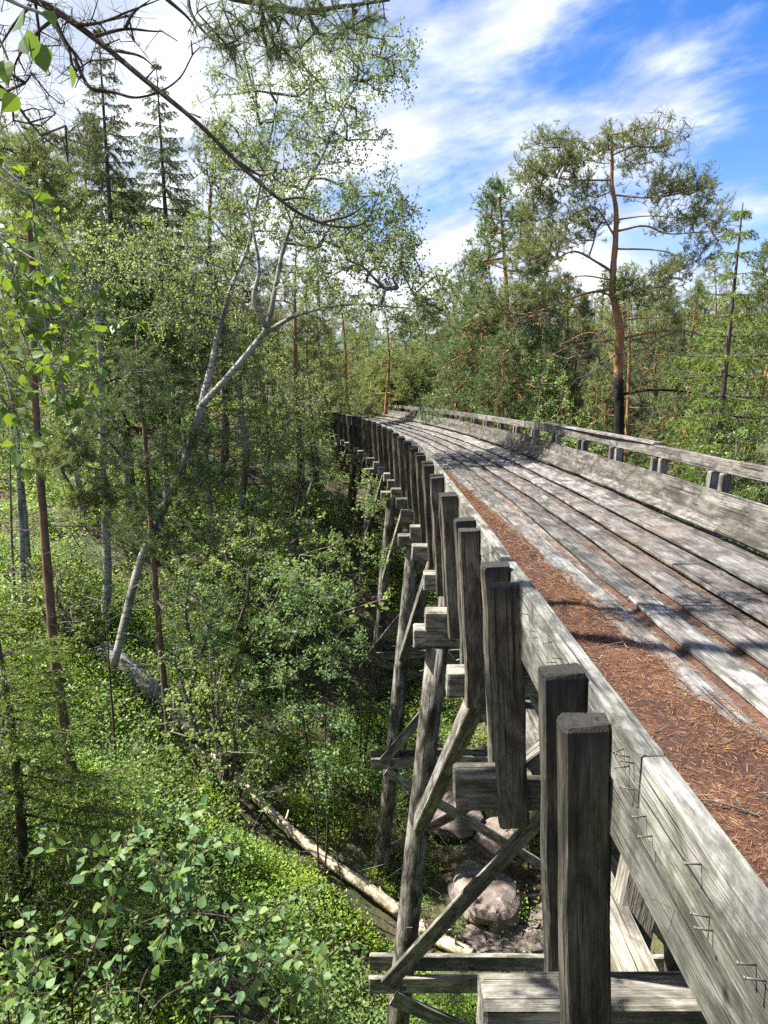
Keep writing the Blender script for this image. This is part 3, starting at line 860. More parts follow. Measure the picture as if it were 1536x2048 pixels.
def build_litter():
    g = Geo()
    ss = np.arange(-2.5, 19.0, 0.05); us = np.linspace(0.07, 1.0, 26)
    S, U = np.meshgrid(ss, us, indexing='ij')
    edge = 0.63 + 0.12 * fbm(ss * 1.3, ss * 0 + .5, 31) * 2 + 0.05 * fbm(ss * 7, ss * 0 + .5, 33) + np.interp(ss, [-2.5, 2.2, 2.7, 4, 6, 8, 19], [.20, .18, .05, -.02, -.12, -.24, -.42])
    E = edge[:, None]
    Un = 0.07 + (U - 0.07) / 0.93 * (E - 0.07)
    rel = (Un - 0.07) / np.maximum(E - 0.07, .05)
    Z = -0.270 + 0.035 * (1 - rel) ** 2 - 0.05 * rel ** 10 + 0.032 * fbm(S * 3, Un * 7, 41) + 0.022 * fbm(S * 14, Un * 25, 42)
    V = np.array([trk(s, 0, 0) for s in ss])
    n = np.array([trk(s, 1, 0) - trk(s, 0, 0) for s in ss])
    P = V[:, None, :] + n[:, None, :] * Un[..., None]; P[..., 2] += Z
    ny, nx = S.shape
    i = np.arange(ny - 1)[:, None] * nx; j = np.arange(nx - 1)[None]
    Q = np.stack([i + j, i + j + 1, i + nx + j + 1, i + nx + j], -1).reshape(-1, 4)
    g.add(P.reshape(-1, 3), Q)
    # needles caught behind each lapped plank
    for (u, dz, w, send) in ((0.71, -0.322, 0.055, 5.5), (0.95, -0.304, 0.04, 4.5)):
        ss2 = np.arange(-2, send, 0.06)
        ww = np.clip(w * (0.55 + 1.6 * fbm(ss2 * 1.3, ss2 * 0 + u * 9, 51)), 0.006, None) * np.clip((send - ss2) / 3, 0.05, 1)
        V2, Qs = [], []
        for k, s in enumerate(ss2):
            h = 0.012 + .01 * rng.random()
            V2 += [trk(s, u + .06 - ww[k], dz - .012), trk(s, u + .06 - ww[k] * .5, dz + h * .7), trk(s, u + .08, dz + h + .004)]
            if k: b = 3 * (k - 1); Qs += [[b, b + 1, b + 4, b + 3], [b + 1, b + 2, b + 5, b + 4]]
        g.add(np.array(V2), np.array(Qs))
    bed = g.obj('needle_litter', M['litter'], smooth=True)
    tag(bed, 'red-brown bed of fallen pine needles along the chute floor', 'litter', kind='stuff')
    # loose needles and twigs on top
    g2 = Geo()
    n = 64000
    s = 1.0 + 11 * rng.random(n) ** 1.7
    e = np.interp(s, ss, edge)
    u = 0.07 + (e - 0.05) * np.sqrt(rng.random(n)) * rng.uniform(.8, 1.04, n)
    patchy = fbm(s * 2.2, u * 4, 77) + .12 * rng.standard_normal(n)
    s = np.where(patchy < -.04, 1.0 + 11 * rng.random(n) ** 1.7, s); e = np.interp(s, ss, edge); u = np.minimum(u, e + .01)
    k = rng.random(n) < 0.12
    lap = rng.choice([0.70, 0.945, 1.21], n); u = np.where(k, lap + .06 - 0.09 * rng.random(n) ** 1.5, u)
    lapz = np.interp(lap, [0.70, 0.945, 1.21], [-0.306, -0.288, -0.26])
    rel = (u - 0.07) / (e - 0.07)
    z = -0.267 + 0.035 * (1 - np.clip(rel, 0, 1)) ** 2 - 0.02 * np.clip(rel, 0, 1) ** 10 + 0.032 * fbm(s * 3, u * 7, 41) + 0.022 * fbm(s * 14, u * 25, 42)
    z = np.where(k, lapz, z)
    base = np.array([trk(a, b, c) for a, b, c in zip(s, u, z)])
    th = rng.uniform(0, 2 * math.pi, n)
    D = nrm(np.stack([np.cos(th), np.sin(th), rng.normal(0.04, .16, n)], -1))
    needles(g2, base, D, rng.uniform(.022, .05, n), rng.uniform(.0011, .0021, n))
    g3 = Geo()
    for _ in range(60):
        s0 = 1.3 + 6.5 * rng.random() ** 1.4; u0 = rng.uniform(.12, .50)
        th = rng.uniform(0, 6.28); Lk = rng.uniform(.05, .26)
        p = trk(s0, u0, -0.255); d = np.array([math.cos(th), math.sin(th), rng.normal(0.03, .08)])
        pts = [p, p + d * Lk * .5 + rng.normal(0, .012, 3), p + d * Lk + rng.normal(0, .015, 3)]
        r = rng.uniform(.0015, .0038)
        tube(g3, catmull(pts, 3), np.linspace(r, r * .5, 7), 5)
    o = g2.obj('fallen_needles', M['litter_needle'])
    g3.obj('twigs', M['grey_twig'], o)
    tag(o, 'loose orange pine needles and twigs scattered on the chute floor', 'needles', kind='stuff')


build_litter()

# ------------------------------------------------------------------ rocks, rubble, fallen logs
def rock(name, c, r, seed, label, squash=(1, 1, 1)):
    n, m = 22, 14
    th = np.linspace(0, 2 * math.pi, n, endpoint=False); ph = np.linspace(0.02, math.pi - .02, m)
    T, Ph = np.meshgrid(th, ph)
    D = np.stack([np.sin(Ph) * np.cos(T), np.sin(Ph) * np.sin(T), np.cos(Ph)], -1)
    lg = np.random.default_rng(seed)
    rad = np.full(T.shape, 1.25)
    for _ in range(13):                                         # broken by flat faces
        pn = nrm(lg.standard_normal(3)); d = lg.uniform(.62, .95)
        c_ = D @ pn
        rad = np.minimum(rad, np.where(c_ > .15, d / np.maximum(c_, .15), 9))
    rad = rad + 0.08 * (vnoise(T * 3 + seed, Ph * 4, seed) - .5) + .05 * (vnoise(T * 9, Ph * 11, seed + 1) - .5)
    V = (D * rad[..., None] * np.array(squash) * r).reshape(-1, 3)
    i = np.arange(m - 1)[:, None] * n; j = np.arange(n)[None]; k = (j + 1) % n
    Q = np.stack([i + j, i + n + j, i + n + k, i + k], -1).reshape(-1, 4)
    g = Geo(); g.add(V, Q)
    o = g.obj(name, M['rock'], smooth=False)
    o.location = c; o.rotation_euler = (0, 0, lg.uniform(0, 6.28))
    if label: tag(o, label, 'rock')
    return o


def on_ground(px, py, y0=3.0, y1=60.0):
    """where the line of sight through a pixel meets the forest floor"""
    for Y in np.arange(y0, y1, 0.05):
        p = at(px, py, Y)
        if p[2] <= float(zg(p[0], p[1])): return p
    return at(px, py, y1)


ROCKS = [(955, 1790, 0.62, (1.35, 1.0, .62), 3, 'large flat pinkish boulder with pale lichen spots seen between the trestle braces'),
         (1003, 1860, 0.42, (0.7, 0.8, 1.05), 5, 'wedge-shaped red boulder just below the large flat boulder'),
         (1015, 1690, 0.52, (1.2, 1, .75), 8, 'rounded grey boulder behind the juniper bush under the chute'),
         (905, 1640, 0.75, (1.2, 1.0, .6), 12, 'brown boulder with a dark hollow behind the trestle leg'),
         (600, 1085, 0.7, (1.3, .8, .5), 15, 'low reddish rock in the dark hollow up the gully')]
for px, py, r, sq, sd_, lb in ROCKS:
    p = on_ground(px, py, 9.0)
    rock('boulder', p + np.array([0, 0, 0.10 * r]), r, sd_, lb, sq)


def build_rubble():
    g = Geo()
    for _ in range(170):
        px, py = rng.uniform(930, 1100), rng.uniform(1800, 1935)
        if py < 1800 + (1100 - px) * .45: continue
        p = on_ground(px, py, 8.0)
        r = rng.uniform(.05, .16)
        V = np.array([[x, y, z] for x in (-1, 1) for y in (-1, 1) for z in (-1, 1)], float) * rng.uniform(.55, 1.2, (8, 3)) * r * np.array([1.1, .9, .5])
        a = rng.uniform(0, 6.28); ca, sa = math.cos(a), math.sin(a)
        V = V @ np.array([[ca, sa, 0], [-sa, ca, 0], [0, 0, 1]]) + p + np.array([0, 0, r * .3])
        g.add(V, [[0, 1, 3, 2], [4, 6, 7, 5], [0, 4, 5, 1], [2, 3, 7, 6], [0, 2, 6, 4], [1, 5, 7, 3]])
    o = g.obj('rubble', M['rock'])
    tag(o, 'broken stones and chips lying on the bare earth below the boulders', 'rubble', kind='stuff')


build_rubble()


LOGS = []


def ground_log(name, pxs, r0, r1, mat, label, lift=0.1, y0=5.0, rough=.05):
    pts = [on_ground(px, py, y0) + np.array([0, 0, lift]) for px, py in pxs]
    path = catmull(pts, 6); LOGS.append(path)
    o_ = path.mean(0)
    g = Geo(); tube(g, path, np.linspace(r0, r1, len(path)), 10, rough)
    # broken branch stubs
    for _ in range(5):
        i = rng.integers(2, len(path) - 2); d = nrm(np.array([rng.normal(), rng.normal(), 1.2]))
        tube(g, [path[i], path[i] + d * rng.uniform(.2, .38)], [.03, .012], 5)
    ob = g.obj(name, mat, smooth=True, origin=o_)
    tag(ob, label, 'log')


ground_log('fallen_log', [(205, 1312), (270, 1360), (330, 1420), (400, 1490)], 0.20, 0.15, M['birch_bark'], 'short pale birch log lying behind the thin pine trunk on the left slope', .16)
ground_log('fallen_log', [(428, 1525), (490, 1590), (570, 1670), (660, 1745), (735, 1795), (800, 1845)], 0.075, 0.11, M['log_bark'], 'long bleached fallen trunk running down the slope to the trestle leg', .2)
ground_log('fallen_log', [(838, 1870), (880, 1895), (945, 1925)], 0.14, 0.10, M['log_bark'], 'broken white end of the fallen trunk beyond the trestle leg', .15)

# ------------------------------------------------------------------ trees and plants
def colonize(stems, pts, step=0.45, rise=0.6, jit=0.06):
    """joins every point of the crown to the nearest wood: returns nodes and each node's parent"""
    nodes, par = [], []
    for st in stems:
        st = np.asarray(st)
        st0 = len(nodes)
        for i, p in enumerate(st):
            nodes.append(p); par.append(-1 if i == 0 else st0 + i - 1)
    ns = len(nodes)
    cap = ns + len(pts) * 14 + 10
    A = np.zeros((cap, 3)); A[:ns] = nodes; n = ns
    par = par + [0] * (cap - ns)
    d0 = np.min(np.linalg.norm(pts[:, None] - A[None, :ns], axis=2), 1)
    tips = []
    for k in np.argsort(d0 + rng.normal(0, .15, len(pts))):
        p = pts[k]
        v = A[:n] - p
        d = np.sqrt((v ** 2).sum(1)) + rise * np.maximum(0, v[:, 2])
        i = int(np.argmin(d)); a = A[i]
        dist = np.linalg.norm(p - a)
        m = max(1, min(12, int(dist / step)))
        prev = i
        bow = rng.normal(0, jit, 3) * dist
        for j in range(1, m + 1):
            t = j / m
            q = a + (p - a) * t + bow * math.sin(t * math.pi) + np.array([0, 0, .06 * dist * math.sin(t * math.pi)])
            A[n] = q; par[n] = prev; prev = n; n += 1
        tips.append(n - 1)
    return A[:n], np.array(par[:n]), ns, np.array(tips)


def wood_from(g, A, par, ns, r_tip, power=0.42, rmax=0.2, sides=4):
    cnt = np.ones(len(A))
    for i in range(len(A) - 1, ns - 1, -1):
        if par[i] >= 0: cnt[par[i]] += cnt[i]
    idx = np.arange(ns, len(A))
    r = np.minimum(r_tip * cnt ** power, rmax)
    p = par[idx]
    rp = np.where(p < ns, r[idx] * 1.1, np.minimum(r[p], r[idx] * 1.5))
    prisms(g, A[p], A[idx], rp, r[idx], sides)


def ell_points(n, c, r, shell=0.55):
    d = nrm(rng.standard_normal((n, 3)))
    rad = (shell ** 3 + (1 - shell ** 3) * rng.random(n)) ** (1 / 3)
    return np.asarray(c) + d * rad[:, None] * np.asarray(r)


def px_ell(n, px, py, rx, ry, Y, depth, shell=0.3):
    c = at(px, py, Y); k = mpp(px, py, Y)
    return ell_points(n, c, (rx * k, depth, ry * k), shell)


def birch_leaves(g_w, g_l, tips, k_tw, k_lf, tw_len, leaf, droop=0.9, spread=0.6, stem_r=.0025, flat=0.0):
    n = len(tips) * k_tw
    P = np.repeat(tips, k_tw, 0)
    D = nrm(rng.standard_normal((n, 3)) * spread + np.array([0, 0, -droop]))
    Lg = tw_len * rng.uniform(.5, 1.4, n)
    mid = P + nrm(rng.standard_normal((n, 3)) + np.array([0, 0, .3])) * (Lg * .45)[:, None]
    end = mid + D * (Lg * .7)[:, None]
    if g_w is not None:
        prisms(g_w, P, mid, stem_r, stem_r * .8, 3); prisms(g_w, mid, end, stem_r * .8, stem_r * .4, 3)
    t = rng.uniform(.08, 1.05, (n, k_lf))
    a = np.where(t < .5, t * 2, 1)[..., None]; b = np.where(t < .5, 0, t * 2 - 1)[..., None]
    LP = P[:, None] + (mid - P)[:, None] * a + (end - mid)[:, None] * b
    LP = LP + rng.normal(0, leaf * .35, LP.shape)
    LD = nrm(rng.standard_normal((n, k_lf, 3)) * .8 + np.array([0, 0, -.55]))
    leaves(g_l, LP.reshape(-1, 3), LD.reshape(-1, 3), (leaf * rng.uniform(.6, 1.2, n * k_lf)), 0.72, flat)


def tufts(g, P, D, k, L, W, spread=0.75, back=0.12):
    """bottle-brush tufts of needles on shoot ends"""
    n = len(P)
    PP = np.repeat(P, k, 0) - np.repeat(D, k, 0) * (back * rng.random((n * k, 1)))
    DD = nrm(np.repeat(D, k, 0) * .9 + rng.standard_normal((n * k, 3)) * spread)
    needles(g, PP, DD, L * rng.uniform(.7, 1.15, n * k), W)


def shoots(g_w, tips, k, Lg, up=0.5, out=None, r=.004):
    n = len(tips) * k
    P = np.repeat(tips, k, 0)
    D = rng.standard_normal((n, 3)) * .8 + np.array([0, 0, up])
    if out is not None: D = D + np.repeat(out, k, 0) * .8
    D = nrm(D)
    E = P + D * (Lg * rng.uniform(.4, 1.1, n))[:, None]
    if g_w is not None: prisms(g_w, P, E, r, r * .6, 3)
    return E, D


def finish(name, loc, parts, label, cat, group=None):
    root = empty(name, loc)
    tag(root, label, cat, group)
    for g, nm, mt, sm in parts:
        if g.n:
            o = g.obj(nm, mt, root, sm, origin=loc)
            if nm == 'branches': o['kind'] = 'stuff'
    return root


# ---- generic trees in local coordinates, used as prototypes for copies
def proto_spruce(name, H, Rr, seed, mat, whorls=26, per=5, droop=0.35, bare=0.12, dens=1.0, nl=.045, hang=0.0):
    global rng
    keep = rng; rng = np.random.default_rng(seed)
    gt, gb, gf = Geo(), Geo(), Geo()
    tube(gt, catmull([[0, 0, -.3], [rng.normal(0, .04), rng.normal(0, .04), H * .5], [0, 0, H]], 8), np.linspace(H * .013 + .02, .01, 17), 8, .02)
    NP, ND = [], []
    for w in range(whorls):
        f = w / (whorls - 1)
        z = H * (bare + (0.985 - bare) * f ** .92)
        Lb0 = Rr * (1 - f) ** .8 * (0.55 + .45 * min(1, f * 6)) + .08
        for b in range(per):
            if rng.random() < .12: continue
            az = 2 * math.pi * (b + rng.uniform(-.3, .3)) / per + w * 1.1
            Lb = Lb0 * rng.uniform(.65, 1.12)
            d = np.array([math.cos(az), math.sin(az), 0])
            dr = droop * (1 - f * .9)
            t = np.linspace(0, 1, 6)[:, None]
            path = np.array([0, 0, z]) + d * Lb * t + np.array([0, 0, 1]) * Lb * (-dr * t + dr * .75 * t ** 2.6 + .10 * (f) * t)
            prisms(gb, path[:-1], path[1:], np.linspace(.018, .007, 5) * (Lb / 1.5 + .3), np.linspace(.015, .004, 5) * (Lb / 1.5 + .3), 4)
            nt = max(4, int(Lb * 9 * dens))
            for q in range(nt):
                tt = .18 + .82 * (q + rng.random()) / nt
                p = np.array([np.interp(tt, t[:, 0], path[:, i]) for i in range(3)])
                sgn = 1 if q % 2 else -1
                side = np.array([-d[1], d[0], 0]) * sgn
                ln = Lb * .34 * (1.15 - tt) + .10
                dd = nrm(d * .75 + side * .8 + np.array([0, 0, -.18 - hang + rng.normal(0, .12)]))
                nn = max(8, int(ln * 95 * dens))
                u = rng.random(nn)[:, None]
                NP.append(p + dd * u * ln + np.array([0, 0, -1.0]) * (u ** 2) * ln * (.15 + hang))
                ND.append(nrm(dd * .55 + rng.standard_normal((nn, 3)) * .55))
    NP, ND = np.concatenate(NP), np.concatenate(ND)
    needles(gf, NP, ND, nl * rng.uniform(.7, 1.4, len(NP)), .2 * nl)
    rng = keep
    return (gt, gb, gf, H, mat)


def proto_pine(name, H, seed, mat, crown=(0.4, 1.0), Rr=1.6, n=170, k=4, kn=11, lean=0.0, L=.115, W=.014, young=False):
    global rng
    keep = rng; rng = np.random.default_rng(seed)
    gt, gb, gf = Geo(), Geo(), Geo()
    trunk = catmull([[0, 0, -.3], [lean * .2 + rng.normal(0, .08), rng.normal(0, .08), H * .35], [lean * .6 + rng.normal(0, .12), rng.normal(0, .12), H * .7], [lean, 0, H * .97]], 9)
    r0 = H * .0125 + .035
    tube(gt, trunk, np.linspace(r0, .018, len(trunk)), 9, .03)
    pts = []
    for _ in range(n):
        f = rng.random() ** .85
        z = H * (crown[0] + (crown[1] - crown[0]) * f)
        rr = Rr * ((1 - f) ** (.75 if young else .45)) * (.35 + .65 * rng.random() ** .5) + .12
        if not young: rr *= .5 + .5 * min(1, f * 3 + .25)
        az = rng.uniform(0, 6.283)
        c = np.array([np.interp(z, trunk[:, 2], trunk[:, 0]), np.interp(z, trunk[:, 2], trunk[:, 1]), z])
        pts.append(c + np.array([math.cos(az) * rr, math.sin(az) * rr, rr * (.25 if young else .05)]))
    A, par, ns, tips = colonize([trunk[2:]], np.array(pts), .4, .2, .09)
    wood_from(gb, A, par, ns, .007, .45, r0 * .5)
    T = A[tips]; out = nrm(T - np.array([0, 0, 1]) * T[:, 2:3] * .98 - np.array([lean * .6, 0, 0]))
    E, D = shoots(gb, T, k, .32, .45, out)
    E2, D2 = shoots(None, E, 2, .17, .4)
    tufts(gf, np.vstack([E, E2]), np.vstack([D, D2]), kn, L, W, .7, .16)
    # bare dead branches below the crown
    for _ in range(16 if not young else 6):
        z = H * rng.uniform(.12, crown[0] + .12); az = rng.uniform(0, 6.28); ln = rng.uniform(.3, 1.3)
        c = np.array([np.interp(z, trunk[:, 2], trunk[:, 0]), np.interp(z, trunk[:, 2], trunk[:, 1]), z])
        d = np.array([math.cos(az), math.sin(az), rng.normal(-.05, .15)])
        p = catmull([c, c + d * ln * .5 + [0, 0, .06], c + d * ln + rng.normal(0, .1, 3)], 3)
        tube(gb, p, np.linspace(.014, .004, len(p)), 4, 0, False)
    rng = keep
    return (gt, gb, gf, H, mat)


def proto_birch(name, H, seed, mat, Rr=1.7, n=230, leaf=.055, kt=3, kl=9, multi=1, tw=.34, base=.25, bark='birch_bark'):
    global rng
    keep = rng; rng = np.random.default_rng(seed)
    gt, gb, gf = Geo(), Geo(), Geo()
    stems, pts = [], []
    for s in range(multi):
        lean = rng.normal(0, H * (.05 if multi == 1 else .16), 2)
        hh = H * (1 if s == 0 else rng.uniform(.65, .95))
        st = catmull([[0, 0, -.2], [lean[0] * .35 + rng.normal(0, .08), lean[1] * .35 + rng.normal(0, .08), hh * .33], [lean[0] * .7, lean[1] * .7 + rng.normal(0, .1), hh * .66], [lean[0], lean[1], hh * .95]], 7)
        stems.append(st); tube(gt, st, np.linspace(H * .011 + .012, .008, len(st)), 7, .02)
        for _ in range(n // multi):
            f = rng.random()
            z = hh * (base + (1 - base) * f)
            rr = Rr * (math.sin(math.pi * min(1, .12 + f * .85)) ** .7) * rng.random() ** .55
            az = rng.uniform(0, 6.283)
            c = np.array([np.interp(z, st[:, 2], st[:, 0]), np.interp(z, st[:, 2], st[:, 1]), z])
            pts.append(c + np.array([math.cos(az) * rr, math.sin(az) * rr, 0]))
    A, par, ns, tips = colonize([s[1:] for s in stems], np.array(pts), .4, .8, .07)
    wood_from(gb, A, par, ns, .0045, .45, .06)
    birch_leaves(gb, gf, A[tips], kt, kl, tw, leaf, .6, .8)
    rng = keep
    return (gt, gb, gf, H, mat, bark)


PROTO = {}


def make_proto(key, p, trunk_mat, branch_mat=None):
    gt, gb, gf, H, mat = p[:5]
    ms = []
    for g, nm, mt, sm in ((gt, 'trunk', trunk_mat, True), (gb, 'branches', branch_mat or trunk_mat, False), (gf, 'crown', mat, False)):
        if not g.n: continue
        me = mesh_np(nm, np.concatenate(g.V), np.concatenate(g.Q) if g.Q else None, np.concatenate(g.T) if g.T else None, sm)
        me.materials.append(mt); ms.append((nm, me))
    PROTO[key] = (ms, H)


def place(key, name, px, Y, py_top, label, cat='tree', group=None, wide=1.0, rot=None, lean=(0, 0), sink=0.0, zbase=None):
    ms, H = PROTO[key]
    top = at(px, py_top, Y)
    z0 = float(zg(top[0], Y)) - sink if zbase is None else zbase
    sc = (top[2] - z0) / H
    r = empty(name, (top[0], Y, z0))
    r.scale = (sc * wide, sc * wide, sc)
    r.rotation_euler = (lean[0], lean[1], rng.uniform(0, 6.28) if rot is None else rot)
    for nm, me in ms:
        o = bpy.data.objects.new(nm, me); COL.objects.link(o); o.parent = r
    return tag(r, label, cat, group)


make_proto('spruce_a', proto_spruce('a', 9, 2.1, 11, M['spruce_needle'], 26, 6, .45, .06, 1.3, .075, .3), M['spruce_bark'])
make_proto('spruce_sparse', proto_spruce('s', 13, 2.2, 12, M['spruce_dark'], 28, 5, .30, .22, 1.35, .11, .18), M['spruce_bark'])
make_proto('spruce_low', proto_spruce('l', 4.2, 1.9, 13, M['spruce_needle'], 16, 6, .30, .05, 2.3, .045, .08), M['spruce_bark'])
make_proto('pine_a', proto_pine('a', 11, 21, M['pine_needle'], (.22, 1), 2.3, 240, 4, 12), M['pine_bark'])
make_proto('pine_b', proto_pine('b', 11, 22, M['pine_needle'], (.25, 1), 2.5, 260, 4, 12, .5), M['pine_bark'])
make_proto('pine_c', proto_pine('c', 9, 23, M['pine_dark'], (.10, 1), 2.1, 300, 4, 12, .1, young=True), M['pine_bark'])
make_proto('pine_young', proto_pine('y', 6, 24, M['pine_dark'], (.22, 1), 1.3, 150, 4, 13, .1, .09, .011, True), M['young_pine_bark'])
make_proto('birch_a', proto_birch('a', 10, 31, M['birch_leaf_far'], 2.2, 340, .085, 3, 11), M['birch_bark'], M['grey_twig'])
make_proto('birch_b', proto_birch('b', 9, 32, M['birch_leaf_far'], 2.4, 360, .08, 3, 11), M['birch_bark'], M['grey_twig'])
make_proto('sapling', proto_birch('s', 4, 33, M['bush_leaf'], 0.95, 130, .06, 3, 8, 3, .26, .22), M['grey_twig'])
make_proto('sapling_b', proto_birch('t', 4, 34, M['aspen_leaf'], 0.8, 100, .06, 3, 8, 2, .26, .30), M['grey_twig'])
make_proto('tall_bush', proto_birch('v', 8, 37, M['bush_leaf'], 1.5, 330, .06, 3, 10, 4, .30, .25), M['grey_twig'])
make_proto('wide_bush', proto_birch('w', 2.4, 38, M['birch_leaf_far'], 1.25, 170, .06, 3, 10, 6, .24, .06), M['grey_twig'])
make_proto('bush', proto_birch('u', 2, 35, M['bush_leaf'], 1.1, 110, .06, 3, 9, 5, .22, .12), M['grey_twig'])
make_proto('juniper', proto_pine('j', 1.6, 36, M['pine_needle'], (.05, 1),   .55, 150, 5, 16, 0, .06, .009, True), M['grey_twig'])


# ---- the forked birch leaning over the gully
def forked_birch():
    Y0 = 14.0
    low = catmull([at(228, 1330, Y0 - .3), at(278, 1132, Y0), at(319, 1035, Y0 + .1), at(351, 967, Y0 + .1), at(387, 870, Y0 + .1), at(402, 812, Y0)], 6)
    ls = catmull([low[-1], at(425, 720, 14.2), at(440, 650, 14.4), at(468, 560, 14.6), at(497, 490, 14.9), at(515, 400, 15.2), at(540, 280, 15.4), at(560, 170, 15.5)], 6)
    rs = catmull([low[-1], at(455, 755, 13.8), at(505, 695, 13.6), at(533, 655, 13.5), at(550, 580, 13.5), at(566, 500, 13.6), at(600, 400, 13.9), at(650, 300, 14.2), at(700, 190, 14.4), at(760, 110, 14.4)], 6)
    limb = catmull([at(535, 662, 13.5), at(590, 632, 13.2), at(650, 615, 12.9), at(720, 608, 12.7), at(800, 615, 12.6), at(850, 620, 12.6)], 6)
    limb2 = catmull([at(533, 655, 13.5), at(508, 600, 13.3), at(518, 540, 13.3), at(508, 470, 13.2), at(490, 400, 13.2)], 5)
    g_t, gb, gl = Geo(), Geo(), Geo()
    tube(g_t, low, np.linspace(.08, .074, len(low)), 10, .03)
    tube(g_t, ls, np.linspace(.064, .009, len(ls)), 9, .03)
    tube(g_t, rs, np.linspace(.066, .009, len(rs)), 9, .03)
    tube(g_t, limb, np.linspace(.04, .009, len(limb)), 7, .03)
    tube(g_t, limb2, np.linspace(.05, .012, len(limb2)), 7, .03)
    E = [(470, 230, 70, 120, 15.3, 1.2, 60), (560, 160, 80, 110, 15.3, 1.3, 80), (640, 130, 80, 90, 14.8, 1.2, 70), (740, 110, 70, 70, 14.5, 1.0, 60),
         (800, 120, 40, 60, 14.4, .7, 26), (690, 250, 90, 80, 14.4, 1.2, 70), (600, 300, 90, 80, 14.6, 1.3, 70), (500, 340, 80, 90, 15, 1.3, 70), (450, 300, 45, 60, 15.2, 1, 26),
         (640, 420, 90, 70, 14, 1.3, 80), (740, 400, 70, 70, 13.8, 1.0, 60), (800, 450, 50, 60, 13.6, .9, 50), (700, 500, 90, 50, 13.6, 1.2, 70), (780, 530, 70, 50, 13.2, 1, 56),
         (560, 420, 70, 70, 14.2, 1.2, 45), (450, 480, 90, 80, 14.8, 1.4, 75), (400, 570, 90, 70, 14.6, 1.4, 60), (620, 560, 60, 40, 13.4, 1, 34), (865, 585, 45, 50, 12.6, .6, 50), (820, 640, 50, 30, 12.6, .6, 24),
         (700, 610, 60, 30, 12.8, .7, 26), (330, 520, 70, 80, 14.8, 1.2, 40), (350, 640, 70, 60, 14.6, 1.2, 36)]
    pts = np.vstack([px_ell(n, a, b, c, d, y, dp) for a, b, c, d, y, dp, n in E])
    A, par, ns, tips = colonize([ls, rs, limb, limb2], pts, .4, .5, .07)
    wood_from(gb, A, par, ns, .0045, .44, .05)
    birch_leaves(gb, gl, A[tips], 3, 10, .40, .05, .8, .7)
    finish('birch_tree', low[0], [(g_t, 'trunk', M['birch_bark'], True), (gb, 'branches', M['grey_twig'], False), (gl, 'crown', M['birch_leaf'], False)],
           'tall leaning birch with forked white trunk and airy crown beside the chute', 'tree')


forked_birch()


